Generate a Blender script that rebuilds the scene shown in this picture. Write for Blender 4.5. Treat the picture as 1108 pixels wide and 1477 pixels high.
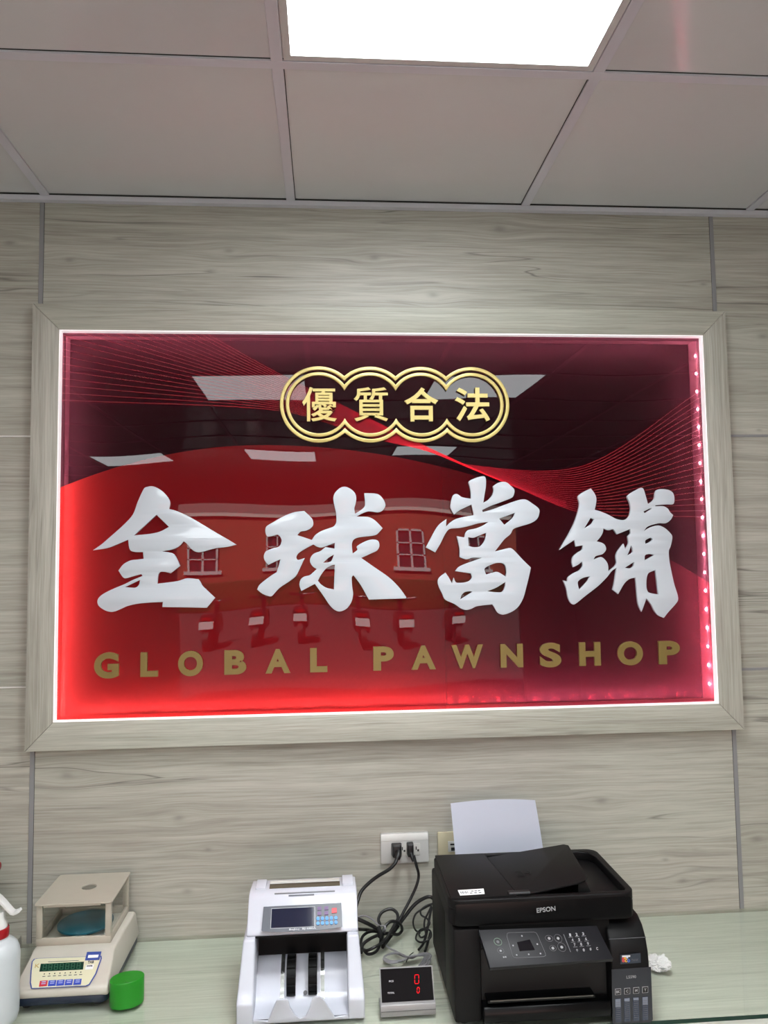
import bpy, bmesh, math, random
from mathutils import Vector, Matrix
random.seed(7)
SC = bpy.context.scene
COL = SC.collection
for o in list(bpy.data.objects): bpy.data.objects.remove(o, do_unlink=True)

# ------------------------------------------------------------------ camera
W, H, F = 1108.0, 1477.0, 1100.26
PITCH, YAW, ROLL, DIST = 0.06976, 0.07481, -0.01391, 1.96274
ZC = 0.75                       # height of the counter's glass top above the floor
EYE = 0.89589                   # camera above the counter
def basis():
    cp, sp, cy, sy = math.cos(PITCH), math.sin(PITCH), math.cos(YAW), math.sin(YAW)
    f = Vector((sy*cp, cy*cp, sp)); r = Vector((cy, -sy, 0)); u = r.cross(f)
    cr, sr = math.cos(ROLL), math.sin(ROLL)
    return cr*r + sr*u, -sr*r + cr*u, f
RT, UP, FW = basis()
CAM = Vector((0, -DIST, EYE + ZC))
cam = bpy.data.cameras.new('camera'); cam_ob = bpy.data.objects.new('camera', cam); COL.objects.link(cam_ob)
cam.sensor_fit = 'HORIZONTAL'; cam.sensor_width = 36.0; cam.lens = 36.0*F/W
cam.clip_start = 0.02; cam.clip_end = 200
cam_ob.matrix_world = Matrix(((RT.x, UP.x, -FW.x, CAM.x), (RT.y, UP.y, -FW.y, CAM.y), (RT.z, UP.z, -FW.z, CAM.z), (0, 0, 0, 1)))
SC.camera = cam_ob

# ------------------------------------------------------------------ light and exposure
SC.view_settings.view_transform = 'Standard'
SC.view_settings.look = 'None'
SC.view_settings.exposure = 0.0
SC.view_settings.gamma = 1.0
SC.view_settings.use_curve_mapping = False
LAMP = 16.0                     # radiance of the ceiling panels' faces
BEAM = 6.5                     # watts each panel throws downwards
LED = 1150.0                     # radiance of the LEDs in the sign
SKY = 1.2
world = bpy.data.worlds.new('world'); SC.world = world; world.use_nodes = True
bg = world.node_tree.nodes['Background']; bg.inputs[0].default_value = (0.72, 0.86, 1.0, 1); bg.inputs[1].default_value = SKY
sun = bpy.data.lights.new('sun', 'SUN'); sun.energy = 60; sun.angle = math.radians(2); sun.color = (1, .97, .93)
sun_ob = bpy.data.objects.new('sun', sun); COL.objects.link(sun_ob)
sun_ob.rotation_euler = Vector((0.25, -0.62, -0.75)).to_track_quat('-Z', 'Y').to_euler(); sun_ob.location = (0, 3, 9)
SC.cycles.use_denoising = True
SC.cycles.max_bounces = 10
SC.cycles.diffuse_bounces = 5
SC.cycles.glossy_bounces = 5
SC.cycles.transparent_max_bounces = 16
SC.cycles.blur_glossy = 0.3
SC.cycles.sample_clamp_indirect = 8.0

# ------------------------------------------------------------------ helpers
def ray(px, py):
    return FW + RT*((px - W/2)/F) - UP*((py - H/2)/F)
def aty(px, py, Y):             # point seen at a pixel on the plane y = Y, heights above the counter
    d = ray(px, py); t = (Y - CAM.y)/d.y; p = CAM + d*t; return Vector((p.x, p.y, p.z - ZC))
def atz(px, py, Z):             # ... on the plane Z above the counter
    d = ray(px, py); t = (Z + ZC - CAM.z)/d.z; p = CAM + d*t; return Vector((p.x, p.y, Z))
def atp(px, py, p0, n):         # ... on any plane
    d = ray(px, py); q = Vector(p0) + Vector((0, 0, ZC)); n = Vector(n)
    t = (q - CAM).dot(n)/d.dot(n); p = CAM + d*t; return Vector((p.x, p.y, p.z - ZC))

def lin(c):
    return tuple(((v/255.0)/12.92 if v/255.0 <= 0.04045 else ((v/255.0 + 0.055)/1.055)**2.4) for v in c) + (1.0,)
MATS = {}
def mat(name, rgb, rough=0.5, metal=0.0, spec=0.5, emit=None, es=0.0, bump=0.0, bscale=200, coat=0.0, mottled=0.04):
    if name in MATS: return MATS[name]
    m = bpy.data.materials.new(name); m.use_nodes = True; MATS[name] = m
    nt = m.node_tree; b = nt.nodes['Principled BSDF']
    c = lin(rgb)
    b.inputs['Roughness'].default_value = rough
    b.inputs['Metallic'].default_value = metal
    b.inputs['Specular IOR Level'].default_value = spec
    b.inputs['Coat Weight'].default_value = coat
    b.inputs['Coat Roughness'].default_value = 0.03
    tc = nt.nodes.new('ShaderNodeTexCoord'); n = nt.nodes.new('ShaderNodeTexNoise'); n.inputs['Scale'].default_value = bscale if bump else 35
    nt.links.new(tc.outputs['Object'], n.inputs['Vector'])
    mr = nt.nodes.new('ShaderNodeMapRange'); mr.inputs[3].default_value = 1 - mottled; mr.inputs[4].default_value = 1 + mottled
    nt.links.new(n.outputs['Fac'], mr.inputs[0])
    vm = nt.nodes.new('ShaderNodeVectorMath'); vm.operation = 'SCALE'; vm.inputs[0].default_value = c[:3]
    nt.links.new(mr.outputs[0], vm.inputs['Scale']); nt.links.new(vm.outputs[0], b.inputs['Base Color'])
    if emit:
        b.inputs['Emission Color'].default_value = lin(emit); b.inputs['Emission Strength'].default_value = es
    if bump:
        bp = nt.nodes.new('ShaderNodeBump'); bp.inputs['Strength'].default_value = bump; bp.inputs['Distance'].default_value = 0.001
        nt.links.new(n.outputs['Fac'], bp.inputs['Height']); nt.links.new(bp.outputs[0], b.inputs['Normal'])
    return m
def emitter(name, rgb, s):
    m = bpy.data.materials.new(name); m.use_nodes = True; nt = m.node_tree; MATS[name] = m
    nt.nodes.remove(nt.nodes['Principled BSDF']); e = nt.nodes.new('ShaderNodeEmission')
    e.inputs[0].default_value = lin(rgb); e.inputs[1].default_value = s
    nt.links.new(e.outputs[0], nt.nodes['Material Output'].inputs[0]); return m
def front_only(nt, fac):        # the mirror-like share applies where a ray meets the pane from outside
    ge = nt.nodes.new('ShaderNodeNewGeometry'); a = nt.nodes.new('ShaderNodeMath'); a.operation = 'SUBTRACT'; a.inputs[0].default_value = 1
    nt.links.new(ge.outputs['Backfacing'], a.inputs[1]); b = nt.nodes.new('ShaderNodeMath'); b.operation = 'MULTIPLY'
    nt.links.new(fac, b.inputs[0]); nt.links.new(a.outputs[0], b.inputs[1]); return b.outputs[0]
def clear(name, tint=(250, 252, 252), ior=1.4, rough=0.0):     # thin clear pane: see-through with a mirror-like face
    m = bpy.data.materials.new(name); m.use_nodes = True; nt = m.node_tree; MATS[name] = m
    nt.nodes.remove(nt.nodes['Principled BSDF'])
    t = nt.nodes.new('ShaderNodeBsdfTransparent'); t.inputs[0].default_value = lin(tint)
    g = nt.nodes.new('ShaderNodeBsdfGlossy'); g.inputs['Roughness'].default_value = rough
    fr = nt.nodes.new('ShaderNodeFresnel'); fr.inputs[0].default_value = ior
    mx = nt.nodes.new('ShaderNodeMixShader')
    nt.links.new(front_only(nt, fr.outputs[0]), mx.inputs[0]); nt.links.new(t.outputs[0], mx.inputs[1]); nt.links.new(g.outputs[0], mx.inputs[2])
    nt.links.new(mx.outputs[0], nt.nodes['Material Output'].inputs[0]); return m

def wood(name, light, dark, axis='X', rough=0.45, panels=None, seam=None, tint=(1, 1, 1), crack=0.8, knots=()):
    """grey laminate: fine streaks along one axis, broad tone bands, thin dark cracks, bent grain round knots"""
    m = bpy.data.materials.new(name); m.use_nodes = True; nt = m.node_tree; MATS[name] = m
    N, L = nt.nodes, nt.links; b = N['Principled BSDF']
    tc = N.new('ShaderNodeTexCoord'); sp = N.new('ShaderNodeSeparateXYZ'); L.new(tc.outputs['Object'], sp.inputs[0])
    along, across = {'X': ('X', 'Z'), 'Z': ('Z', 'X'), 'XY': ('X', 'Y')}[axis]
    def M(op, a, c=None):
        n = N.new('ShaderNodeMath'); n.operation = op
        for i, v in enumerate((a, c)):
            if v is None: continue
            if hasattr(v, 'links'): L.new(v, n.inputs[i])
            else: n.inputs[i].default_value = v
        return n.outputs[0]
    u, v = sp.outputs[along], sp.outputs[across]
    off = 0.0
    if panels:                  # every board has its own piece of grain
        acc = None
        for x in panels:
            g = M('GREATER_THAN', u, x); acc = g if acc is None else M('ADD', acc, g)
        off = M('MULTIPLY', acc, 7.31)
        v = M('ADD', v, M('MULTIPLY', acc, 3.17)); 
    def noise(su, sv, scale=1.0, detail=4, rough_=0.55, dist=0.0, w=0.0):
        cb = N.new('ShaderNodeCombineXYZ')
        L.new(M('MULTIPLY', u, su), cb.inputs[0]); L.new(M('MULTIPLY', v2, sv), cb.inputs[1])
        if off != 0.0: L.new(off, cb.inputs[2])
        else: cb.inputs[2].default_value = w
        n = N.new('ShaderNodeTexNoise'); n.inputs['Scale'].default_value = scale; n.inputs['Detail'].default_value = detail
        n.inputs['Roughness'].default_value = rough_; n.inputs['Distortion'].default_value = dist
        L.new(cb.outputs[0], n.inputs['Vector']); return n.outputs['Fac']
    v2 = v
    bend = noise(2.2, 7.0, 1, 2)
    v2 = M('ADD', v, M('MULTIPLY', M('SUBTRACT', bend, 0.5), 0.018))
    eye = None
    for kx, kz, ks in knots:    # grain flows round each knot
        du = M('MULTIPLY', M('SUBTRACT', sp.outputs[along], kx), 1/(0.055*ks)); dv = M('MULTIPLY', M('SUBTRACT', sp.outputs[across], kz), 1/(0.022*ks))
        q = M('EXPONENT', M('MULTIPLY', M('ADD', M('MULTIPLY', du, du), M('MULTIPLY', dv, dv)), -1.0))
        v2 = M('SUBTRACT', v2, M('MULTIPLY', M('MULTIPLY', q, dv), 0.016*ks))
        du2 = M('MULTIPLY', du, 5.0); dv2 = M('MULTIPLY', dv, 4.0)
        e = M('EXPONENT', M('MULTIPLY', M('ADD', M('MULTIPLY', du2, du2), M('MULTIPLY', dv2, dv2)), -1.0)); eye = e if eye is None else M('ADD', eye, e)
    fine = noise(6, 210, 1, 4, 0.65)
    mid = noise(1.7, 55, 1, 5, 0.6, 0.3)
    broad = noise(0.8, 7, 1, 3, 0.5, 0.4)
    cr = noise(1.1, 24, 1, 2, 0.45, 0.5, 4.0)
    def ramp(x, p):
        r = N.new('ShaderNodeMapRange'); r.clamp = True
        r.inputs[1].default_value, r.inputs[2].default_value, r.inputs[3].default_value, r.inputs[4].default_value = p
        L.new(x, r.inputs[0]); return r.outputs[0]
    s = M('ADD', M('MULTIPLY', fine, 0.44), M('ADD', M('MULTIPLY', mid, 0.34), M('MULTIPLY', broad, 0.22)))
    fac = ramp(s, (0.36, 0.60, 0.0, 1.0))
    thin = M('ABSOLUTE', M('SUBTRACT', cr, 0.5))
    line = ramp(thin, (0.0, 0.016, 1.0, 0.0))
    gate = ramp(noise(1.3, 6, 1, 2, 0.5, 0.0, 9.0), (0.52, 0.62, 0.0, 1.0))
    line = M('MULTIPLY', M('MULTIPLY', line, gate), crack)
    if eye is not None: line = M('MINIMUM', M('ADD', line, M('MULTIPLY', eye, 0.32)), 1.0)
    mx = N.new('ShaderNodeMix'); mx.data_type = 'RGBA'
    mx.inputs[6].default_value = lin(dark); mx.inputs[7].default_value = lin(light); L.new(fac, mx.inputs[0])
    mx2 = N.new('ShaderNodeMix'); mx2.data_type = 'RGBA'; L.new(line, mx2.inputs[0]); L.new(mx.outputs[2], mx2.inputs[6])
    mx2.inputs[7].default_value = lin(tuple(x*0.55 for x in dark))
    # slow drift between a pinkish and a greenish grey
    mx3 = N.new('ShaderNodeMix'); mx3.data_type = 'RGBA'; mx3.blend_type = 'MULTIPLY'; mx3.inputs[0].default_value = 1.0
    hue = N.new('ShaderNodeMix'); hue.data_type = 'RGBA'; hue.inputs[6].default_value = (1.012, .995, .985, 1); hue.inputs[7].default_value = (.985, 1.0, .975, 1)
    L.new(ramp(noise(1.2, 4, 1, 2, .5, 0, 2.0), (.35, .65, 0, 1)), hue.inputs[0])
    L.new(mx2.outputs[2], mx3.inputs[6]); L.new(hue.outputs[2], mx3.inputs[7])
    L.new(mx3.outputs[2], b.inputs['Base Color'])
    b.inputs['Roughness'].default_value = rough
    bp = N.new('ShaderNodeBump'); bp.inputs['Strength'].default_value = 0.12; bp.inputs['Distance'].default_value = 0.0006
    L.new(fine, bp.inputs['Height']); L.new(bp.outputs[0], b.inputs['Normal'])
    return m

# ---- mesh builders; all coordinates: x right, y away from the camera (wall face at 0), z above the counter
def join(dst, src):
    me = bpy.data.meshes.new('t'); src.to_mesh(me); src.free(); dst.from_mesh(me); bpy.data.meshes.remove(me); return dst
def bev(bm, r, seg=3, ang=None):
    if r <= 0: return bm
    es = [e for e in bm.edges if len(e.link_faces) == 2 and (ang is None or e.calc_face_angle(0) > ang)]
    bmesh.ops.bevel(bm, geom=es, offset=r, segments=seg, profile=0.5, affect='EDGES', clamp_overlap=True); return bm
def box(x0, x1, y0, y1, z0, z1, r=0.0, seg=2):
    bm = bmesh.new(); bmesh.ops.create_cube(bm, size=1)
    for v in bm.verts: v.co = Vector(((x0+x1)/2 + v.co.x*(x1-x0), (y0+y1)/2 + v.co.y*(y1-y0), (z0+z1)/2 + v.co.z*(z1-z0)))
    return bev(bm, r, seg)
def prism(pts, a0, a1, axis='x', r=0.0, seg=2, ang=0.3):
    """polygon extruded along an axis: 'x' takes (y,z), 'y' takes (x,z), 'z' takes (x,y)"""
    bm = bmesh.new()
    def P(p, a): return {'x': (a, p[0], p[1]), 'y': (p[0], a, p[1]), 'z': (p[0], p[1], a)}[axis]
    A = [bm.verts.new(P(p, a0)) for p in pts]; B = [bm.verts.new(P(p, a1)) for p in pts]
    bm.faces.new(A); bm.faces.new(B[::-1]); n = len(pts)
    for i in range(n): bm.faces.new((A[i], B[i], B[(i+1) % n], A[(i+1) % n]))
    bmesh.ops.recalc_face_normals(bm, faces=bm.faces); return bev(bm, r, seg, ang)
def rrect(x0, x1, y0, y1, r, n=5):
    out = []
    for cx, cy, a in ((x1-r, y1-r, 0), (x0+r, y1-r, 90), (x0+r, y0+r, 180), (x1-r, y0+r, 270)):
        for k in range(n+1):
            t = math.radians(a + 90*k/n); out.append((cx + r*math.cos(t), cy + r*math.sin(t)))
    return out
def lathe(prof, cx, cy, n=32, sx=1.0, sy=1.0, rot=0.0):
    bm = bmesh.new(); rings = []
    for r, z in prof:
        ring = []
        for k in range(n):
            t = 2*math.pi*k/n; x, y = sx*r*math.cos(t), sy*r*math.sin(t)
            ring.append(bm.verts.new((cx + x*math.cos(rot) - y*math.sin(rot), cy + x*math.sin(rot) + y*math.cos(rot), z)))
        rings.append(ring)
    for a, b in zip(rings, rings[1:]):
        for k in range(n): bm.faces.new((a[k], a[(k+1) % n], b[(k+1) % n], b[k]))
    bm.faces.new(rings[0][::-1]); bm.faces.new(rings[-1])
    bmesh.ops.recalc_face_normals(bm, faces=bm.faces); return bm
def catmull(pts, n=6, closed=False, corner=None):
    P = [Vector(p) for p in pts]; N = len(P); out = []; rng = range(N if closed else N-1)
    for i in rng:
        p1, p2 = P[i], P[(i+1) % N]
        p0 = P[(i-1) % N] if (closed or i > 0) else p1*2 - p2
        p3 = P[(i+2) % N] if (closed or i+2 < N) else p2*2 - p1
        if corner:
            if corner[i]: p0 = p1
            if corner[(i+1) % N]: p3 = p2
        # centripetal-like tension keeps long-short neighbours from overshooting
        d1 = max((p2-p1).length, 1e-9)
        m1 = (p2-p0)*0.5 if not (corner and corner[i]) else (p2-p1)
        m2 = (p3-p1)*0.5 if not (corner and corner[(i+1) % N]) else (p2-p1)
        if m1.length > d1: m1 = m1*(d1/m1.length)
        if m2.length > d1: m2 = m2*(d1/m2.length)
        for k in range(n):
            t = k/n; t2, t3 = t*t, t*t*t
            out.append(p1*(2*t3-3*t2+1) + m1*(t3-2*t2+t) + p2*(-2*t3+3*t2) + m2*(t3-t2))
    if not closed: out.append(P[-1])
    return out
def tube(pts, rad, n=10, sub=6, smooth=True):
    P = catmull(pts, sub) if smooth else [Vector(p) for p in pts]
    bm = bmesh.new(); rings = []; T0 = None; nrm = None
    for i, p in enumerate(P):
        t = (P[min(i+1, len(P)-1)] - P[max(i-1, 0)]).normalized()
        if nrm is None:
            a = Vector((0, 0, 1)) if abs(t.z) < 0.9 else Vector((1, 0, 0)); nrm = t.cross(a).normalized()
        else:
            nrm = (nrm - t*nrm.dot(t))
            nrm = nrm.normalized() if nrm.length > 1e-6 else t.orthogonal().normalized()
        bn = t.cross(nrm); r = rad(i/(len(P)-1)) if callable(rad) else rad
        rings.append([bm.verts.new(p + (nrm*math.cos(2*math.pi*k/n) + bn*math.sin(2*math.pi*k/n))*r) for k in range(n)])
    for a, b in zip(rings, rings[1:]):
        for k in range(n): bm.faces.new((a[k], a[(k+1) % n], b[(k+1) % n], b[k]))
    bm.faces.new(rings[0][::-1]); bm.faces.new(rings[-1])
    bmesh.ops.recalc_face_normals(bm, faces=bm.faces); return bm
def quad_slab(c4, nrm, h):      # thin raised plate on a sloped face: four corners, thickness along the normal
    bm = bmesh.new(); n = Vector(nrm).normalized()*h
    A = [bm.verts.new(c) for c in c4]; B = [bm.verts.new(Vector(c) + n) for c in c4]
    bm.faces.new(A); bm.faces.new(B[::-1]); k = len(c4)
    for i in range(k): bm.faces.new((A[i], B[i], B[(i+1) % k], A[(i+1) % k]))
    bmesh.ops.recalc_face_normals(bm, faces=bm.faces); return bm
def curve_mesh(cu):
    ob = bpy.data.objects.new('tmp', cu); COL.objects.link(ob)
    bpy.context.view_layer.update()
    me = bpy.data.meshes.new_from_object(ob.evaluated_get(bpy.context.evaluated_depsgraph_get()))
    bpy.data.objects.remove(ob); bpy.data.curves.remove(cu)
    bm = bmesh.new(); bm.from_mesh(me); bpy.data.meshes.remove(me)
    bmesh.ops.remove_doubles(bm, verts=bm.verts, dist=1e-6); return bm
def flat_shape(loops, depth, bevel=0.0, res=2):
    """closed 2-D loops (x,z) filled with holes and extruded; faces -y, spans y 0..depth"""
    cu = bpy.data.curves.new('c', 'CURVE'); cu.dimensions = '2D'; cu.fill_mode = 'BOTH'
    cu.extrude = depth/2 - bevel; cu.bevel_depth = bevel; cu.bevel_resolution = res; cu.offset = -bevel
    for l in loops:
        s = cu.splines.new('POLY'); s.points.add(len(l)-1); s.use_cyclic_u = True
        for p, q in zip(s.points, l): p.co = (q[0], q[1], 0, 1)
    bm = curve_mesh(cu)
    for v in bm.verts: v.co = Vector((v.co.x, depth/2 - v.co.z, v.co.y))
    bmesh.ops.recalc_face_normals(bm, faces=bm.faces)
    return bm
def text(s, depth=0.0004, bold=0.0, bevel=0.0, res=4):
    """lettering of height about 1, lying in x,z and facing -y"""
    cu = bpy.data.curves.new('f', 'FONT'); cu.body = s; cu.size = 1.0; cu.offset = bold; cu.resolution_u = res
    cu.extrude = depth/2; cu.bevel_depth = bevel; cu.bevel_resolution = 1
    bm = curve_mesh(cu)
    for v in bm.verts: v.co = Vector((v.co.x, -v.co.z, v.co.y))
    return bm
def fit(bm, x0, x1, z0, z1, y0, y1):
    lo = Vector([min(v.co[i] for v in bm.verts) for i in range(3)]); hi = Vector([max(v.co[i] for v in bm.verts) for i in range(3)])
    for v in bm.verts:
        f = [(v.co[i]-lo[i])/max(hi[i]-lo[i], 1e-9) for i in range(3)]
        v.co = Vector((x0 + f[0]*(x1-x0), y0 + f[1]*(y1-y0), z0 + f[2]*(z1-z0)))
    return bm
def text_on(s, bl, br, tl, nrm, h=0.0003, bold=0.02, aspect=None):
    """lettering laid on a face: bottom-left, bottom-right, top-left corners of its box"""
    bm = text(s, 0.1, bold); fit(bm, 0, 1, 0, 1, 0, 1)
    bl, br, tl, n = Vector(bl), Vector(br), Vector(tl), Vector(nrm).normalized()
    for v in bm.verts: v.co = bl + (br-bl)*v.co.x + (tl-bl)*v.co.z + n*h*(1-v.co.y)
    return bm
def xform(bm, m):
    for v in bm.verts: v.co = m @ v.co
    return bm

# ---- object builders
def tag(o, label=None, cat=None, group=None, kind=None):
    if label: o['label'] = label
    if cat: o['category'] = cat
    if group: o['group'] = group
    if kind: o['kind'] = kind
    return o
def thing(name, loc, label, cat, group=None):
    o = bpy.data.objects.new(name, None); o.empty_display_size = 0.05; COL.objects.link(o)
    o.location = (loc[0], loc[1], loc[2] + ZC); return tag(o, label, cat, group)
def origin(o):
    p = Vector((0, 0, 0))
    while o: p = p + o.location; o = o.parent
    return p
def mesh(name, bm, m, parent=None, loc=None, smooth=True, label=None, sharp=35):
    """links a bmesh as one object; loc = origin for a top-level mesh"""
    org = origin(parent) if parent else Vector((0, 0, ZC)) + (Vector(loc) if loc else Vector((0, 0, 0)))
    sh = Vector((0, 0, ZC)) - org
    for v in bm.verts: v.co = v.co + sh
    me = bpy.data.meshes.new(name); bm.to_mesh(me); bm.free()
    for x in (m if isinstance(m, (list, tuple)) else [m]): me.materials.append(x)
    if smooth:
        me.polygons.foreach_set('use_smooth', [True]*len(me.polygons)); me.set_sharp_from_angle(angle=math.radians(sharp))
    o = bpy.data.objects.new(name, me); COL.objects.link(o)
    if parent: o.parent = parent
    else: o.location = org
    if label: o['label'] = label
    return o
def struct(name, bm, m, label=None, cat=None, smooth=False):
    return tag(mesh(name, bm, m, None, smooth=smooth), label, cat, None, 'structure')
def dup(o, parent, loc, **kw):
    c = o.copy(); COL.objects.link(c); c.parent = parent; c.location = loc; tag(c, **kw); return c

# ------------------------------------------------------------------ materials of the setting
CEIL = 1.851
M_WALL = wood('grey_oak_laminate', (182, 180, 170), (141, 137, 127), 'X', 0.42, panels=(-0.724, 1.0589), crack=0.7,
    knots=((-0.642, 0.394, 1.4), (-0.371, 0.281, 1.3), (0.085, 0.176, 0.8), (-0.350, 0.106, 1.2), (-0.300, 0.203, 0.8), (0.698, 0.284, 1.3), (1.108, 0.172, 1.5), (0.131, 1.708, 1.2), (0.286, 1.610, 1.3), (1.030, 1.649, 0.8), (-0.654, 1.689, 1.0), (-0.250, 1.720, 1.2), (0.468, 1.794, 1.5), (0.861, 0.130, 0.8), (0.905, 0.076, 1.2), (-0.802, 1.732, 1.2), (1.191, 1.506, 1.3), (1.168, 1.247, 0.7)))
M_RAILX = wood('frame_oak_horizontal', (187, 186, 175), (146, 143, 132), 'X', 0.45, crack=0.35)
M_RAILZ = wood('frame_oak_vertical', (183, 181, 171), (140, 136, 126), 'Z', 0.45, crack=0.3)
M_TOP = wood('counter_oak', (206, 205, 196), (176, 175, 165), 'XY', 0.4, crack=0.5)
M_CEIL = mat('ceiling_panel_white', (207, 207, 208), 0.13, spec=0.5, mottled=0.01)
M_TBAR = mat('grid_bar_white', (204, 203, 211), 0.35, mottled=0.01)
M_ALU = mat('aluminium_joint', (140, 140, 142), 0.4, metal=0.2)
M_ALUB = mat('bright_joint', (225, 223, 220), 0.3, metal=0.3)
M_GAP = mat('dark_gap', (40, 40, 36), 0.8)
M_PLAIN = mat('painted_wall', (205, 200, 192), 0.6)
M_FLOOR = mat('floor_tile', (165, 162, 158), 0.3)

X0, X1, YB = -2.6, 3.0, -7.0
# back wall with the opening the sign box sits in
OX0, OX1, OZ0, OZ1 = -0.6665, 1.0068, 0.5272, 1.4976
bm = box(X0, OX0-.02, 0, .14, -ZC, CEIL+.05); join(bm, box(OX1+.02, X1, 0, .14, -ZC, CEIL+.05))
join(bm, box(OX0-.02, OX1+.02, 0, .14, OZ1+.02, CEIL+.05)); join(bm, box(OX0-.02, OX1+.02, 0, .14, -ZC, OZ0-.02))
struct('wall_back', bm, M_WALL, 'grey oak laminate panelled wall behind the counter', 'wall')
struct('wall_left', box(X0-.1, X0, YB, .14, -ZC, CEIL+.05), M_PLAIN, 'pale side wall at left', 'wall')
struct('wall_right', box(X1, X1+.1, YB, .14, -ZC, CEIL+.05), M_PLAIN, 'pale side wall at right', 'wall')
bm = box(X0, -1.7, YB-.1, YB, -ZC, CEIL+.05); join(bm, box(2.3, X1, YB-.1, YB, -ZC, CEIL+.05)); join(bm, box(-1.7, 2.3, YB-.1, YB, 1.62, CEIL+.05))
struct('wall_front', bm, M_PLAIN, 'shop front wall with a wide opening to the street', 'wall')
struct('floor', box(X0-.1, X1+.1, YB-.1, .14, -ZC-.1, -ZC), M_FLOOR, 'shop floor', 'floor')
CZ = CEIL + .004                # underside of the ceiling panels
struct('ceiling', box(X0-.1, X1+.1, YB-.1, .14, CZ, CZ+.05), M_CEIL, 'glossy grey white ceiling panels', 'ceiling')
P = 0.624; BX = 0.5365; BY = -0.5615; BW = 0.0225
n = 0
def trim(bm, m, label):
    global n; n += 1; return struct('trim_%d' % n, bm, m, label, 'trim')
for k in range(-4, 4):
    x = BX + P*k; trim(box(x-BW/2, x+BW/2, YB, -.013, CZ-.005, CZ, .0006, 1), M_TBAR, 'ceiling grid bar running away from the sign wall')
for k in range(0, 11):
    y = BY - P*k; trim(box(X0, X1, y-BW/2, y+BW/2, CZ-.0056, CZ-.0004, .0006, 1), M_TBAR, 'ceiling grid bar running along the sign wall')
trim(box(X0, X1, -.018, 0, CZ-.016, CZ-.0012, .0006, 1), M_TBAR, 'wall angle strip along the top of the oak wall')
trim(box(X0, X1, -.0205, -.0182, CZ-.0035, CZ, 0), M_GAP, 'shadow gap beside the wall angle strip')
for k in range(-4, 4):          # shadow gaps beside the grid bars
    x = BX + P*k
    if -1 <= k <= 0: trim(box(x + (BW/2 if k < 0 else -BW/2-.0016), x + (BW/2+.0016 if k < 0 else -BW/2), BY+BW/2, -.02, CZ-.0012, CZ+.001, 0), M_GAP, 'thin dark gap beside a ceiling grid bar')
trim(box(X0, X1, BY-BW/2-.0016, BY-BW/2, CZ-.0012, CZ+.001, 0), M_GAP, 'thin dark gap along the first cross bar')
for x, s in ((-0.724, 1), (1.0589, -1)):
    b = box(x-.0055, x+.0055, -.0025, 0, 0, CEIL-.012, .0008, 1); trim(b, M_ALU, 'upright aluminium joint strip in the oak wall at %s' % ('left' if s > 0 else 'right'))
    trim(box(x+s*.0055-.0003, x+s*.0055+.0006, -.0012, 0, 0, CEIL-.012), M_GAP, 'dark strip standing in for the shadow of the upright joint at %s' % ('left' if s > 0 else 'right'))  # the joint's shadow drawn as a thin dark strip
for z in (1.2316, .6095):
    trim(box(X0, -.7345, -.003, 0, z-.002, z+.002, .0006, 1), M_ALUB, 'bright horizontal joint strip left of the sign')
    trim(box(1.0665, X1, -.0015, 0, z-.004, z+.003), M_ALU, 'grey horizontal joint strip right of the sign')

# ------------------------------------------------------------------ ceiling lights
M_LAMP = emitter('lit_panel', (246, 253, 255), LAMP)
M_LFRAME = mat('lamp_frame_white', (200, 200, 198), 0.4)
def ceiling_light(c, r, label, grp=None):
    x0, x1 = BX + P*(c-1) + BW/2 + .002, BX + P*c - BW/2 - .002
    y1, y0 = BY - P*(r-1) - BW/2 - .002, BY - P*r + BW/2 + .002
    t = thing('ceiling_light', ((x0+x1)/2, (y0+y1)/2, CZ), label, 'ceiling light', grp)
    fw = .014
    b = prism([(x0, y0), (x1, y0), (x1-fw, y0+fw), (x0+fw, y0+fw)], CZ-.0045, CZ-.0002, 'z')
    join(b, prism([(x0, y1), (x1, y1), (x1-fw, y1-fw), (x0+fw, y1-fw)], CZ-.0045, CZ-.0002, 'z'))
    join(b, prism([(x0, y0), (x0, y1), (x0+fw, y1-fw), (x0+fw, y0+fw)], CZ-.0045, CZ-.0002, 'z'))
    join(b, prism([(x1, y0), (x1, y1), (x1-fw, y1-fw), (x1-fw, y0+fw)], CZ-.0045, CZ-.0002, 'z'))
    mesh('frame', b, M_LFRAME, t, smooth=False)
    mesh('diffuser', box(x0+fw, x1-fw, y0+fw, y1-fw, CZ-.0025, CZ-.0003), M_LAMP, t, smooth=False)
    l = bpy.data.lights.new('panel_beam', 'AREA'); l.shape = 'SQUARE'; l.size = x1-x0-2*fw-.002; l.energy = BEAM; l.spread = math.radians(116); l.color = (.97, .99, 1)
    lo_ = bpy.data.objects.new('panel_beam', l); COL.objects.link(lo_); lo_.parent = t; lo_.location = (0, 0, -.0032)
ceiling_light(0, 1, 'bright square ceiling light panel above the red sign')
for c, r in ((-1, 3), (1, 3), (-1, 7), (1, 7), (-3, 7)):
    ceiling_light(c, r, 'square ceiling light panel seen only as a white reflection in the red sign', 'ceiling lights reflected in the sign')

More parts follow.
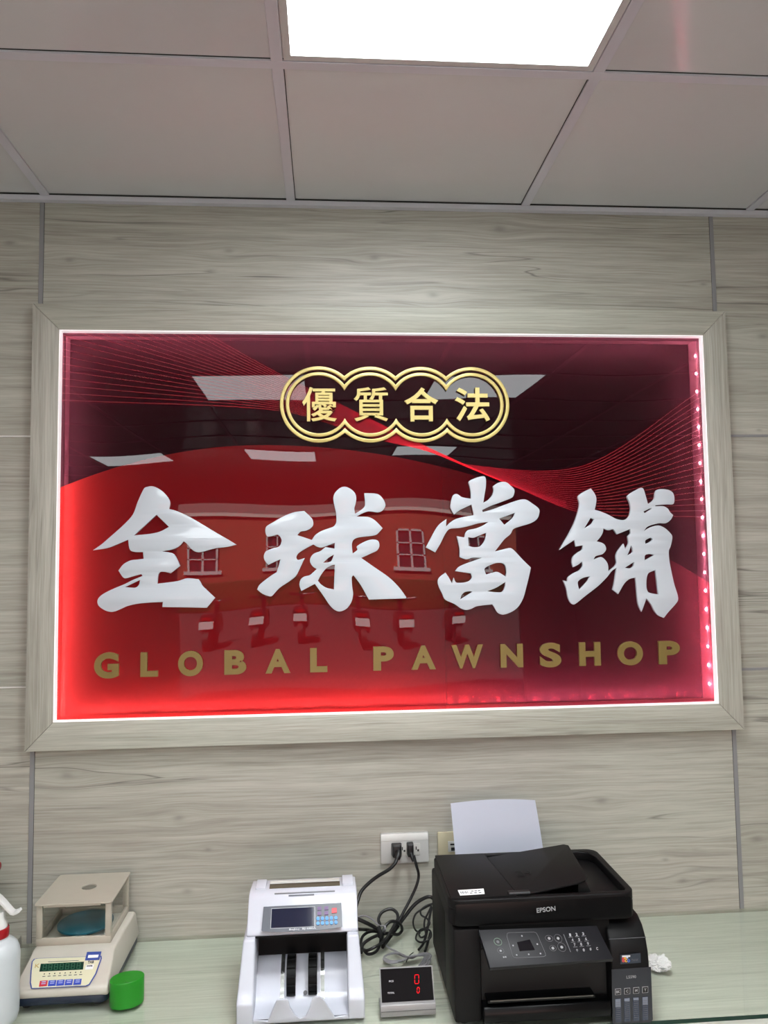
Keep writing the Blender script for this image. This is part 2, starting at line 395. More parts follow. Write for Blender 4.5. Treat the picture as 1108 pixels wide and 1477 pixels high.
# ------------------------------------------------------------------ counter
M_GTOP = clear('counter_glass', (250, 252, 250), 1.5)
M_GEDGE = mat('glass_edge', (12, 48, 38), 0.15)
c = tag(mesh('counter', box(X0, X1, -.62, -.001, -.05, -.0085, .002, 1), M_TOP, None, (0, -.3, -.0085)), 'grey oak worktop running along the whole wall', 'counter')
mesh('front_panel', box(X0, X1, -.58, -.56, -ZC, -.05), M_WALL, c, smooth=False)
GF = -.4477
b = box(X0, X1, GF, -.0015, -.008, 0); b.normal_update()
for f in b.faces:
    if f.normal.y < -.5: f.material_index = 1
tag(mesh('glass_sheet', b, [M_GTOP, M_GEDGE], None, (0, GF/2, -.008), smooth=False), 'clear glass sheet with dark green edge covering the oak worktop', 'glass sheet')

# ------------------------------------------------------------------ the lit sign
SX, SZ = 0.17, 0.4593
sign = thing('shop_sign', (SX, 0, SZ), 'large red lit sign box in an oak frame with white and gold characters', 'sign')
FX0, FX1, FZ0, FZ1, FY = -0.73202, 1.07183, 0.45932, 1.56394, -0.03
def rail(pts, m):
    return mesh('frame_rail', prism(pts, FY, -.0005, 'y', .0012, 2), m, sign)
g = .0003
rail([(FX0+g, FZ1), (FX1-g, FZ1), (OX1-g, OZ1), (OX0+g, OZ1)], M_RAILX); rail([(FX0+g, FZ0), (FX1-g, FZ0), (OX1-g, OZ0), (OX0+g, OZ0)], M_RAILX)
rail([(FX0, FZ0+g), (OX0, OZ0+g), (OX0, OZ1-g), (FX0, FZ1-g)], M_RAILZ); rail([(FX1, FZ0+g), (OX1, OZ0+g), (OX1, OZ1-g), (FX1, FZ1-g)], M_RAILZ)
# white edge strips between frame and acrylic, the box's light on them put in as emission
M_EDGE = mat('edge_strip_added_glow', (245, 240, 242), 0.4, emit=(255, 246, 248), es=0.45)
e = .0026
b = box(OX0, OX1, FY+.001, -.0005, OZ1-e, OZ1); join(b, box(OX0, OX1, FY+.001, -.0005, OZ0, OZ0+e))
join(b, box(OX0, OX0+e, FY+.001, -.0005, OZ0+e, OZ1-e)); join(b, box(OX1-e, OX1, FY+.001, -.0005, OZ0+e, OZ1-e))
j = .0085
join(b, box(OX0+e, OX1-e, -.0035, -.0005, OZ1-j, OZ1-e)); join(b, box(OX0+e, OX1-e, -.0035, -.0005, OZ0+e, OZ0+j)); join(b, box(OX0+e, OX0+j, -.0035, -.0005, OZ0+j, OZ1-j))
mesh('edge_strip', b, M_EDGE, sign, smooth=False, label='glowing white edge strip')
# light box behind the acrylic
M_BOX = mat('light_box_white', (236, 226, 226), 0.5)
M_BACK = mat('light_box_back', (32, 9, 10), 0.6)
DEP = .055
b = box(OX0-.01, OX1+.01, 0, DEP, OZ1, OZ1+.01); join(b, box(OX0-.01, OX1+.01, 0, DEP, OZ0-.01, OZ0))
join(b, box(OX0-.01, OX0, 0, DEP, OZ0, OZ1)); join(b, box(OX1, OX1+.01, 0, DEP, OZ0, OZ1))
mesh('box_wall', b, M_BOX, sign, smooth=False)
mesh('back_board', box(OX0-.01, OX1+.01, DEP, DEP+.008, OZ0-.01, OZ1+.01), M_BACK, sign, smooth=False)
M_LED = emitter('led_lit', (255, 250, 250), LED)
M_TAPE = mat('led_tape', (235, 225, 225), 0.5)
def led_strip(p, q, inward):
    p, q, w = Vector(p), Vector(q), Vector(inward); d = (q-p); L = d.length; d.normalize()
    lo = Vector([min(p[i], q[i]) for i in range(3)]); hi = Vector([max(p[i], q[i]) for i in range(3)])
    for i in range(3):
        if abs(d[i]) > .5: continue
        if abs(w[i]) > .5: lo[i] = min(lo[i], lo[i]+w[i]*.0012); hi[i] = max(hi[i], hi[i]+w[i]*.0012)
        else: lo[i] -= .0035; hi[i] += .0035
    s = mesh('led_strip', box(lo.x, hi.x, lo.y, hi.y, lo.z, hi.z), M_TAPE, sign, smooth=False)
    k = int(L/.047); first = None
    for i in range(k):
        c = p + d*(L*(i+.5)/k) + w*(.002 if abs(w.x) > .5 and w.x < 0 else .0046)
        if first is None:
            first = mesh('led', lathe([(.0, 0), (.0031, 0), (.0031, .001), (.0012, .0019), (.0, .002)][1:4], 0, 0, 8), M_LED, s)
            R = Vector((0, 0, 1)).rotation_difference(w).to_matrix().to_4x4()
            off = Vector((0, 0, ZC)) - origin(s)
            first.data.transform(Matrix.Translation(-off)); first.data.transform(R); first.location = c + off
            base = off
        else: dup(first, s, c + base)
LY = .004
led_strip((OX1, .012, OZ0+.02), (OX1, .012, OZ1-.02), (-1, 0, 0)); led_strip((OX0, LY, OZ0+.02), (OX0, LY, OZ1-.02), (1, 0, 0))
led_strip((OX0+.02, LY, OZ1), (OX1-.02, LY, OZ1), (0, 0, -1)); led_strip((OX0+.02, LY, OZ0), (OX1-.02, LY, OZ0), (0, 0, 1))

# printed acrylic: dark maroon ground, a red dome rising from the lower left
def acrylic():
    m = bpy.data.materials.new('printed_acrylic'); m.use_nodes = True; nt = m.node_tree; N, L = nt.nodes, nt.links
    N.remove(N['Principled BSDF'])
    tc = N.new('ShaderNodeTexCoord'); sp = N.new('ShaderNodeSeparateXYZ'); L.new(tc.outputs['Object'], sp.inputs[0])
    def M(op, a, b=None, c=None):
        n_ = N.new('ShaderNodeMath'); n_.operation = op
        for i, v in enumerate((a, b, c)):
            if v is None: continue
            if hasattr(v, 'links'): L.new(v, n_.inputs[i])
            else: n_.inputs[i].default_value = v
        return n_.outputs[0]
    def R(x, a, b, c, d):
        r = N.new('ShaderNodeMapRange'); r.interpolation_type = 'SMOOTHSTEP'
        for i, v in enumerate((a, b, c, d)): r.inputs[i+1].default_value = v
        L.new(x, r.inputs[0]); return r.outputs[0]
    x, z = M('ADD', sp.outputs['X'], SX), M('ADD', sp.outputs['Z'], SZ)
    dx = M('ADD', x, .165); k = M('ADD', .27, M('MULTIPLY', M('LESS_THAN', dx, 0.0), .155))
    h = M('SUBTRACT', M('SUBTRACT', 1.2068, M('MULTIPLY', M('MULTIPLY', dx, dx), k)), z)
    dome = R(h, -.001, .001, 0, 1)
    right = R(x, .05, .62, 0, 1)                 # print fades to maroon at the right
    upper = R(z, .55, 1.2, 0, 1)
    def C(name_, dark, red, redr):
        a = N.new('ShaderNodeMix'); a.data_type = 'RGBA'; a.inputs[6].default_value = red + (1,); a.inputs[7].default_value = redr + (1,); L.new(right, a.inputs[0])
        b = N.new('ShaderNodeMix'); b.data_type = 'RGBA'; b.inputs[6].default_value = dark + (1,); L.new(a.outputs[2], b.inputs[7]); L.new(dome, b.inputs[0])
        return b.outputs[2]
    filt = C('f', FILT[0], FILT[1], FILT[2]); dif = C('d', DIFF[0], DIFF[1], DIFF[2])
    t = N.new('ShaderNodeBsdfTransparent'); L.new(filt, t.inputs[0])
    d = N.new('ShaderNodeBsdfDiffuse'); L.new(dif, d.inputs[0])
    ad = N.new('ShaderNodeAddShader'); L.new(t.outputs[0], ad.inputs[0]); L.new(d.outputs[0], ad.inputs[1])
    g_ = N.new('ShaderNodeBsdfGlossy'); g_.inputs['Roughness'].default_value = 0.0
    fr = N.new('ShaderNodeFresnel'); fr.inputs[0].default_value = GLOSS
    mx = N.new('ShaderNodeMixShader'); L.new(front_only(nt, fr.outputs[0]), mx.inputs[0]); 
    tl = N.new('ShaderNodeBsdfTranslucent'); L.new(C('g', GLOW[0], GLOW[1], GLOW[2]), tl.inputs[0]); a2 = N.new('ShaderNodeAddShader'); L.new(ad.outputs[0], a2.inputs[0]); L.new(tl.outputs[0], a2.inputs[1])
    L.new(a2.outputs[0], mx.inputs[1]); L.new(g_.outputs[0], mx.inputs[2])
    L.new(mx.outputs[0], N['Material Output'].inputs[0]); return m
FILT = [(.135, .032, .048), (.50, .034, .030), (.26, .036, .055)]
DIFF = [(.005, .0004, .0012), (.090, .003, .005), (.014, .0010, .0025)]
GLOSS = 1.34
GLOW = [(.009, .0016, .003), (.130, .006, .006), (.050, .005, .010)]
M_ACR = acrylic()
M_SLAB = bpy.data.materials.new('acrylic_rear'); M_SLAB.use_nodes = True
_n = M_SLAB.node_tree; _n.nodes.remove(_n.nodes['Principled BSDF']); _t = _n.nodes.new('ShaderNodeBsdfTransparent'); _t.inputs[0].default_value = (1, 1, 1, 1)
_n.links.new(_t.outputs[0], _n.nodes['Material Output'].inputs[0])
SHY = -.0125
def warp(x, z):                 # the sheet is not quite flat
    return (.00035*math.sin(5.2*x+2.1*z+.4) + .00025*math.sin(3.1*x-7.3*z+1.1) + .00018*math.sin(13*x+6*z) + .00020*math.sin(9*z-11*x+2)
            - .00022*math.exp(-((x-.42)**2+(z-1.38)**2)/.008) + .0012*((x-.17)/.84)**2)
AX0, AX1, AZ0, AZ1 = OX0+e, OX1-e, OZ0+e, OZ1-e
b = bmesh.new(); NX, NZ = 150, 90; front = []; back = []
for j in range(NZ+1):
    for i in range(NX+1):
        x, z = AX0 + (AX1-AX0)*i/NX, AZ0 + (AZ1-AZ0)*j/NZ; w_ = SHY + warp(x, z)
        front.append(b.verts.new((x, w_, z))); back.append(b.verts.new((x, w_+.003, z)))
for j in range(NZ):
    for i in range(NX):
        a, c_ = j*(NX+1)+i, (j+1)*(NX+1)+i
        b.faces.new((front[a], front[a+1], front[c_+1], front[c_]))
        f = b.faces.new((back[a], back[c_], back[c_+1], back[a+1])); f.material_index = 1
panel = mesh('acrylic_panel', b, [M_ACR, M_SLAB], sign)

# printed ribbons of fine red lines, twisting into one band
A_ = [(-0.3023, 1.4945), (-0.111, 1.3871), (0.1481, 1.2565), (0.3049, 1.1796), (0.4957, 1.093), (0.6737, 1.0258), (1.0030, 1.0119)]
B_ = [(-0.6630, 1.3222), (-0.1221, 1.2963), (0.1206, 1.2237), (0.2541, 1.1925), (0.3775, 1.152), (0.6778, 1.1507), (1.0030, 1.352)]
S_ = [(-.663, z) for z in (1.3222, 1.34, 1.3596, 1.3774, 1.397, 1.4149, 1.4345, 1.4525, 1.4722, 1.4883)] + [(x, 1.4942) for x in (-.6159, -.5728, -.5296, -.4914, -.4548, -.4217, -.3902, -.3621, -.3375, -.3182, -.3023)]
def ribbon_line(t, start):
    pts = [start] + [(b_[0]+(a_[0]-b_[0])*t, b_[1]+(a_[1]-b_[1])*t) for a_, b_ in zip(A_, B_)][1:]
    return catmull([(p[0], 0, p[1]) for p in pts], 12)
def ink(name, rgb, trans):
    m = bpy.data.materials.new(name); m.use_nodes = True; nt = m.node_tree; N, L = nt.nodes, nt.links
    N.remove(N['Principled BSDF']); d = N.new('ShaderNodeBsdfDiffuse'); d.inputs[0].default_value = rgb + (1,)
    t = N.new('ShaderNodeBsdfTransparent'); t.inputs[0].default_value = trans + (1,)
    a = N.new('ShaderNodeAddShader'); L.new(d.outputs[0], a.inputs[0]); L.new(t.outputs[0], a.inputs[1])
    L.new(a.outputs[0], N['Material Output'].inputs[0]); return m
M_INK = ink('red_ink', (.26, .008, .015), (.9, .8, .8))
M_INK2 = ink('red_ink_band', (.12, .003, .008), (.9, .7, .7))
b = bmesh.new()
def strip(b, P_, Q_, dy):
    va = [b.verts.new((p.x, SHY + warp(p.x, p.z) - dy, p.z)) for p in P_]; vb = [b.verts.new((p.x, SHY + warp(p.x, p.z) - dy, p.z)) for p in Q_]
    for i in range(len(va)-1): b.faces.new((va[i], va[i+1], vb[i+1], vb[i]))
NL = 20
for k in range(NL+1):
    P_ = ribbon_line(k/NL, S_[k]); hw = .0010
    up, dn = [], []
    for i, p in enumerate(P_):
        t = (P_[min(i+1, len(P_)-1)] - P_[max(i-1, 0)]).normalized(); nn = Vector((-t.z, 0, t.x))
        up.append(p+nn*hw); dn.append(p-nn*hw)
    strip(b, dn, up, .0013)
mesh('printed_lines', b, M_INK, sign, smooth=True, label='fan of fine red printed lines')
b = bmesh.new()
P_, Q_ = ribbon_line(1.0, S_[-1]), ribbon_line(.80, S_[16])
lo, hi = 20, 58
strip(b, P_[lo:hi], Q_[lo:hi], .0007)
mesh('printed_band', b, M_INK2, sign, smooth=True, label='red printed band between the fine lines')

# white brush characters
M_WHITE = mat('white_acrylic', (192, 197, 204), 0.05, spec=0.22, mottled=0.005)
M_GOLD = mat('gold_acrylic', (204, 186, 114), 0.3, metal=0.2, spec=0.5, mottled=0.03)
M_GOLD2 = mat('gold_letter', (126, 106, 56), 0.3, metal=0.15, spec=0.5, mottled=0.03)
LYB = -.0235; KS = (DIST+LYB)/(DIST-.016)      # outlines were measured on y = -.016
def lift(x, z): return x*KS, EYE + (z-EYE)*KS
HAN = {
  'quan': ['-4579,10973,0 -4484,11014,0 -4382,11024,0 -4280,10992,0 -4144,10907,0 -4024,10785,0 -3952,10663,0 -3938,10576,0 -3964,10447,1 -3801,10404,0 -3528,10284,0 -3186,10083,0 -2844,9871,0 -2501,9666,0 -2281,9528,1 -2501,9479,0 -2775,9447,0 -2945,9411,0 -3082,9372,0 -3218,9349,0 -3337,9382,0 -3439,9473,0 -3525,9577,0 -3603,9634,1 -3661,9551,0 -3755,9477,0 -3897,9423,0 -4127,9385,1 -3948,9355,0 -3839,9312,0 -3761,9191,0 -3682,9011,1 -3911,8832,1 -4046,8868,0 -4164,8870,0 -4215,8802,0 -4240,8580,1 -3994,8604,0 -3724,8641,0 -3504,8706,0 -3233,8674,1 -3182,8608,0 -3130,8511,0 -2814,8204,1 -3017,7961,1 -4112,7998,1 -4099,8124,1 -4428,8112,0 -4730,8087,0 -4964,8037,0 -5163,7949,0 -5329,7901,0 -5496,7938,0 -5647,8042,0 -5692,8145,0 -5666,8246,0 -5567,8339,0 -5369,8445,0 -5036,8582,0 -4836,8682,0 -4602,8777,1 -4629,8825,1 -4837,8770,0 -5020,8725,0 -5088,8764,0 -5190,8919,1 -5074,9071,0 -4907,9165,0 -4739,9186,0 -4578,9205,1 -4593,9373,1 -4775,9376,0 -4893,9411,0 -4937,9498,0 -4959,9687,1 -5213,9577,0 -5480,9477,0 -5814,9433,1 -5615,9574,0 -5383,9778,0 -5084,10050,0 -4850,10316,0 -4735,10634,0', '-4269,10301,1 -3962,9997,1 -4171,9885,0 -4407,9829,0 -4819,9792,1 -4544,10044,0', '-5028,8507,1 -4661,8679,1 -4684,8570,0 -4734,8509,0 -4801,8487,0'],
  'qiu': ['459,10983,0 597,10932,0 711,10827,0 752,10691,0 731,10537,0 699,10422,0 716,10283,1 860,10374,0 957,10458,0 977,10555,0 957,10814,1 1289,10792,0 1423,10686,0 1501,10512,0 1438,10377,0 1321,10316,0 1167,10333,0 1052,10342,0 916,10297,0 750,10213,1 1050,10199,0 1203,10128,0 1325,10012,0 1420,9907,1 1275,9754,0 1159,9717,0 967,9696,0 775,9671,0 667,9615,0 627,9501,0 644,9271,1 763,9361,0 749,9442,0 849,9517,0 1042,9603,0 1196,9621,0 1303,9577,0 1329,9454,0 1270,9340,0 1115,9265,0 860,9154,1 1187,8920,0 1567,8647,0 1833,8376,0 2002,8137,1 1982,8107,1 1043,8092,1 837,8468,0 657,8718,1 614,8662,0 623,8433,0 644,8243,0 604,8054,0 488,7886,0 354,7817,0 259,7811,0 146,7866,0 33,7989,0 -116,8218,0 -322,8513,1 -664,8340,1 -712,8492,0 -681,8624,0 -597,8699,0 -453,8734,0 -358,8809,0 -274,8887,1 -376,8961,0 -440,9076,0 -420,9190,0 -336,9284,0 -183,9339,0 -49,9440,1 46,9424,0 183,9399,1 192,9544,1 8,9481,0 -144,9430,0 -258,9454,0 -353,9512,1 -562,9401,0 -734,9289,0 -783,9194,0 -753,9129,0 -659,9143,0 -571,9173,1 -679,8946,0 -794,8721,0 -983,8572,0 -1210,8425,0 -1398,8228,0 -1473,8222,0 -1642,8289,0 -1772,8396,1 -1716,8508,0 -1584,8619,0 -1434,8730,0 -1283,8822,1 -1226,8992,0 -1188,9143,1 -1320,9088,0 -1489,9010,1 -1583,9129,0 -1601,9243,0 -1545,9356,0 -1394,9418,0 -1224,9466,0 -1167,9560,0 -1159,9655,0 -1242,9770,0 -1393,9734,0 -1513,9731,0 -1562,9850,0 -1535,9983,0 -1354,10095,0 -1088,10245,0 -822,10339,0 -579,10367,1 -462,10259,0 -367,10143,0 -353,10009,0 -426,9914,0 -559,9858,0 -673,9840,0 -757,9753,1 -561,9686,0 -390,9627,1 -294,9760,0 -141,9854,0 50,9921,0 173,9973,0 235,10080,0 230,10310,0 189,10503,0 164,10696,0 212,10830,0 328,10945,0', '187,8991,1 158,8365,1 -39,8414,0 -171,8503,0 -246,8591,1 -169,8730,0 -35,8899,0 99,8973,0', '-110,9045,1 25,9165,0 166,9247,1 100,9088,0 5,9051,0'],
  'dang': ['3673,11082,0 3733,11137,0 3932,11211,0 4081,11233,0 4129,11161,0 4124,10965,0 4087,10769,0 4048,10542,1 4182,10622,0 4283,10735,0 4326,10866,0 4309,10970,1 4456,11061,0 4638,11086,0 4752,11010,0 4865,10895,0 4872,10797,0 4810,10673,0 4543,10564,0 4244,10459,0 4011,10353,1 4026,10298,1 4308,10377,0 4707,10520,0 5007,10613,0 5172,10615,0 5335,10515,0 5514,10367,0 5510,10220,0 5439,10090,0 5271,9993,0 5021,9921,0 4821,9851,0 4742,9722,0 4584,9594,0 4449,9434,0 4320,9274,1 4512,9320,0 4726,9360,0 4839,9284,0 5031,9071,0 5256,8848,1 5200,8616,0 5127,8360,0 5037,8072,0 4900,7850,0 4733,7725,0 4502,7649,0 4357,7699,0 4285,7813,0 4222,7916,1 3987,7898,0 3791,7869,0 3660,7808,0 3530,7788,0 3401,7829,0 3241,7943,0 3001,8059,0 2923,8219,0 2846,8380,0 2816,8524,0 2867,8635,0 3021,8751,1 3109,8616,0 3181,8471,1 3233,8620,1 3285,8501,0 3415,8483,0 3545,8497,0 3660,8543,0 3701,8623,0 3680,8719,1 3453,8755,0 3275,8783,1 3358,8884,0 3522,8962,0 3752,9040,0 3983,9117,1 3721,9121,0 3574,9081,0 3396,9141,1 3400,9350,0 3371,9511,0 3333,9683,1 3531,9645,1 3566,9767,0 3639,9838,0 3836,9878,0 4035,9957,0 4168,10043,1 3905,10007,0 3641,9935,0 3412,9892,0 3151,9869,0 3034,9741,0 2916,9517,0 2766,9271,1 2525,9402,1 2626,9584,0 2760,9824,0 2876,9985,0 3074,10128,1 3061,9934,1 3170,10037,0 3319,10126,0 3549,10182,0 3785,10219,1 3765,10349,0 3732,10495,1 3587,10431,0 3422,10352,0 3272,10240,1 3209,10353,0 3182,10451,0 3215,10629,0 3266,10749,0 3365,10774,0 3494,10692,0 3723,10648,1 3726,10804,0 3697,10968,0', '4456,10125,1 4875,10274,1 4796,10128,0 4587,9961,1', '3625,9654,1 3766,9636,0 3897,9683,0 4102,9762,1 4086,9632,0 4024,9504,0 3924,9408,0 3760,9394,0 3637,9428,1', '4038,8827,0 4141,8906,0 4339,8974,0 4503,8971,0 4583,8899,0 4609,8754,0 4589,8619,1 4496,8685,0 4366,8748,0 4202,8721,0 4077,8681,1', '4576,8484,1 4560,8369,0 4484,8235,0 4321,8228,0 4093,8254,1 4324,8340,0 4489,8434,0', '3389,8052,1 3424,8163,0 3507,8242,0 3637,8262,0 3718,8248,1 3537,8145,0'],
  'pu': ['6561,10685,0 6705,10799,0 6910,10897,1 6991,10797,0 7053,10649,0 7041,10500,0 6998,10336,1 7191,10275,0 7390,10185,0 7555,10095,0 7722,10057,0 7841,10082,0 7929,10180,0 7970,10361,0 7942,10526,0 7890,10659,0 7950,10741,0 8123,10839,0 8261,10905,0 8335,10871,0 8389,10688,0 8442,10473,1 8553,10538,0 8624,10621,0 8658,10786,0 8718,10852,0 8872,10864,0 9042,10833,0 9141,10750,0 9169,10600,0 9129,10467,0 8958,10459,0 8644,10438,1 8636,10415,1 8854,10413,0 8971,10353,0 9035,10253,0 9117,10176,1 9044,10054,0 8904,9963,0 8734,9965,0 8528,9921,0 8391,9863,0 8312,9765,1 8492,9862,0 8698,9906,0 8865,9841,0 8996,9725,0 9069,9608,0 9015,9362,0 8959,9231,0 8965,8968,0 9005,8706,0 9074,8345,0 9148,8082,0 9152,7936,0 9052,7807,0 8876,7631,0 8752,7487,1 8603,7555,0 8507,7670,0 8429,7834,0 8301,7999,1 8252,7870,0 8160,7654,1 8092,7808,0 8065,7970,0 8049,8263,0 8030,8547,1 7867,8510,0 7728,8398,0 7551,8125,1 7411,8241,1 7462,8435,0 7532,8808,1 7405,8729,0 7266,8568,0 7024,8344,0 6717,8123,0 6377,7877,0 6279,7920,0 6211,8067,0 6175,8293,0 6099,8505,1 6207,8471,1 6234,8583,0 6369,8679,0 6538,8757,0 6625,8870,0 6619,8984,1 6510,8904,0 6375,8841,1 6346,8971,0 6383,9117,0 6520,9229,0 6629,9293,0 6653,9407,1 6465,9376,1 6430,9546,1 6261,9444,0 6023,9294,1 6128,9462,0 6303,9737,0 6463,10046,0 6555,10307,0 6595,10504,0', '7216,9842,1 7342,9791,0 7478,9823,1 7574,9684,1 7933,9818,1 7938,9703,0 7868,9622,0 7875,9441,0 7785,9295,1 7743,9436,1 7592,9264,0 7527,9118,0 7526,8906,0 7311,8714,1 7304,8893,0 7232,9024,0 7117,9097,0 6921,9028,1 6984,9119,0 7170,9172,0 7267,9285,0 7245,9400,0 7163,9466,0 7024,9507,1 7135,9630,0 7200,9744,0', '6884,10124,1 6976,10074,1 6895,9960,0 6701,9847,1', '6496,8476,0 6632,8561,0 6816,8597,1 6728,8463,0 6522,8255,1 6492,8353,0', '8312,10276,1 8529,10373,1 8528,10340,1 8344,10232,1', '8337,9518,0 8481,9589,1 8523,9532,0 8443,9467,0 8333,9426,1', '8311,9124,0 8431,9156,0 8555,9131,1 8427,9057,0 8296,8994,1', '8394,8665,0 8576,8738,1 8632,8097,1 8374,8154,0 8321,8259,0 8322,8454,0 8347,8584,0', '7940,9385,1 7980,9292,0 7966,9194,0 7833,9131,1 7895,9261,0', '7754,8805,1 8008,8955,1 7980,8851,0 7894,8793,0'],
}
LET = [('G',-0.5758,-0.5164,0.6270,0.6905),('L',-0.4639,-0.4215,0.6288,0.6888),('O',-0.3723,-0.3115,0.6278,0.6898),('B',-0.2586,-0.2047,0.6292,0.6892),
       ('A',-0.1568,-0.0954,0.6297,0.6895),('L',-0.0455,-0.0025,0.6301,0.6900),('P',0.1140,0.1658,0.6303,0.6902),('A',0.2108,0.2731,0.6304,0.6904),('W',0.3137,0.3955,0.6304,0.6902),
       ('N',0.4408,0.4992,0.6300,0.6898),('S',0.5436,0.5992,0.6280,0.6905),('H',0.6475,0.7036,0.6295,0.6898),('O',0.7493,0.8162,0.6282,0.6895),('P',0.8593,0.9157,0.6288,0.6888)]

for key in HAN:
    loops = []
    for l in HAN[key]:
        q = [tuple(int(v) for v in s.split(',')) for s in l.split()]
        pts = catmull([(lift(a/1e4, c/1e4)[0], 0, lift(a/1e4, c/1e4)[1]) for a, c, f in q], 4, True, [f for a, c, f in q])
        loops.append([(p.x, p.z) for p in pts])
    bm = flat_shape(loops, .009, .0008, 1)
    for v in bm.verts: v.co.y += LYB
    mesh('brush_character', bm, M_WHITE, sign, sharp=50)
for ch, x0, x1, z0, z1 in LET:
    bm = text(ch, .1, .048 if ch not in 'AW' else .042, .0, 8); (x0, z0), (x1, z1) = lift(x0, z0), lift(x1, z1); fit(bm, x0, x1, z0, z1, LYB+.002, LYB+.009)
    mesh('letter', bm, M_GOLD2, sign, sharp=30)
# badge: two outlines of four merged circles, four characters
R1 = .0995*KS; PITCHB = (0.3806+0.0188)/3*KS; CB = lift(-0.0188, 1.3122)
def blob(R):
    ang = math.acos(PITCHB/2/R); out = []
    def arc(cx, a, b, n=22):
        for i in range(n+1):
            t = a + (b-a)*i/n; out.append((cx + R*math.cos(t), CB[1] + R*math.sin(t)))
    cs = [CB[0] + PITCHB*i for i in range(4)]
    arc(cs[0], 2*math.pi-ang, ang, 60) if False else None
    arc(cs[3], -math.pi+ang, math.pi-ang, 60)
    for i in (2, 1): arc(cs[i], ang, math.pi-ang)
    arc(cs[0], ang, 2*math.pi-ang, 60)
    for i in (1, 2): arc(cs[i], math.pi+ang, 2*math.pi-ang)
    res = []
    for p in out:
        if not res or (p[0]-res[-1][0])**2 + (p[1]-res[-1][1])**2 > 1e-9: res.append(p)
    return res
badge = mesh('badge_ring', flat_shape([blob(R1), blob(R1-.0088)], .008, .0008, 1), M_GOLD, sign, sharp=40)
badge.data.transform(Matrix.Translation((0, LYB+.001, 0)))
ring2 = mesh('badge_ring', flat_shape([blob(R1-.0152), blob(R1-.0236)], .008, .0008, 1), M_GOLD, sign, sharp=40)
ring2.data.transform(Matrix.Translation((0, LYB+.001, 0)))
for ch, x0, x1 in (('優', -.0614, .0274), ('質', .0721, .1604), ('合', .2033, .2919), ('法', .3358, .4276)):
    bm = text(ch, .1, .010 if ch in '優質' else .02, 0, 4); (x0, z0), (x1, z1) = lift(x0, 1.2676), lift(x1, 1.3572); fit(bm, x0, x1, z0, z1, LYB+.001, LYB+.008)
    mesh('badge_character', bm, M_GOLD, sign, sharp=30)

# ================================================================== things on the counter
def hexa(c8):                   # c8: 4 bottom + 4 top corners
    bm = bmesh.new(); v = [bm.verts.new(c) for c in c8]
    for f in ((3, 2, 1, 0), (4, 5, 6, 7), (0, 1, 5, 4), (1, 2, 6, 5), (2, 3, 7, 6), (3, 0, 4, 7)): bm.faces.new([v[i] for i in f])
    bmesh.ops.recalc_face_normals(bm, faces=bm.faces); return bm
def face_pt(p0, n):             # picks points of a sloped face from the photograph
    return lambda px, py: atp(px, py, p0, n)

# ------------------------------------------------------------------ weighing scale
M_SCALE = mat('scale_cream', (194, 188, 177), 0.28, spec=0.5)
M_SHIELD = mat('shield_cream', (178, 170, 156), 0.35)
M_NAVY = mat('scale_navy', (22, 34, 52), 0.4)
M_RUB = mat('black_rubber', (18, 18, 18), 0.6)
M_PANE = clear('shield_pane', (249, 250, 249), 1.3)
M_TEAL = mat('teal_film', (38, 104, 122), 0.3)
scale = thing('weighing_scale', (-.552, -.16, 0), 'cream electronic weighing scale with a clear wind shield over a teal pan', 'scale')
SXa, SXb = -.650, -.457
mesh('tray_base', prism(rrect(SXa+.002, SXb-.002, -.291, -.03, .014), .009, .024, 'z', .002), M_NAVY, scale)
for x in (SXa+.025, SXb-.025):
    for y in (-.27, -.05): mesh('foot', lathe([(.010, 0), (.011, .002), (.011, .010)], x, y, 16), M_RUB, scale)
bm = prism([(-.291, .022), (-.2925, .034), (-.287, .043), (-.212, .0765), (-.204, .079), (-.036, .079), (-.028, .074), (-.026, .022)], SXa, SXb, 'x')
for v in bm.verts:
    k = max(0, (v.co.z - .03)/.05); v.co.x += (.010 if v.co.x < -.55 else -.010)*k
bev(bm, .006, 3, .5); mesh('housing', bm, M_SCALE, scale)
SP0, SN = Vector((-.55, -.287, .0435)), Vector((0, -.0335, .075)).normalized()
sf = face_pt(SP0 + SN*.0012, SN)
def spt(cx, cy): return sf(20 + cx/7.387, 1360 + cy/7.387)      # panel features
M_PAN1 = mat('panel_cream', (214, 210, 180), 0.3); M_BLUE = mat('panel_blue', (52, 76, 150), 0.35); M_RED = mat('key_red', (196, 40, 58), 0.35)
M_KEY = mat('key_blue', (44, 70, 178), 0.35); M_LCD = mat('display_green', (10, 52, 40), 0.12); M_SEG = mat('segment_green', (36, 98, 70), 0.3)
M_INKD = mat('print_dark', (40, 42, 60), 0.5); M_PAPERW = mat('print_white', (235, 235, 235), 0.5)
outl = [(183, 490), (170, 430), (178, 300), (190, 200), (215, 172), (250, 165), (770, 146), (935, 138), (938, 165), (880, 330), (810, 445), (775, 462)]
o3 = [spt(*p) for p in outl]; cen = sum(o3, Vector())/len(o3)
cp = mesh('control_panel', quad_slab(o3, SN, .0004), M_BLUE, scale, smooth=False)
inn = [cen + (p-cen)*.965 for p in o3]
mesh('panel_face', quad_slab([p + SN*.0004 for p in inn], SN, .0003), M_PAN1, cp, smooth=False)
def on_scale(nm, pts, m, h=.0012, par=cp):
    return mesh(nm, quad_slab([spt(*p) + SN*.0006 for p in pts], SN, h), m, par, smooth=False)
on_scale('display', [(288, 228), (748, 205), (738, 287), (272, 310)], M_LCD, .0008)
b = bmesh.new()                 # seven dim seven-segment digits
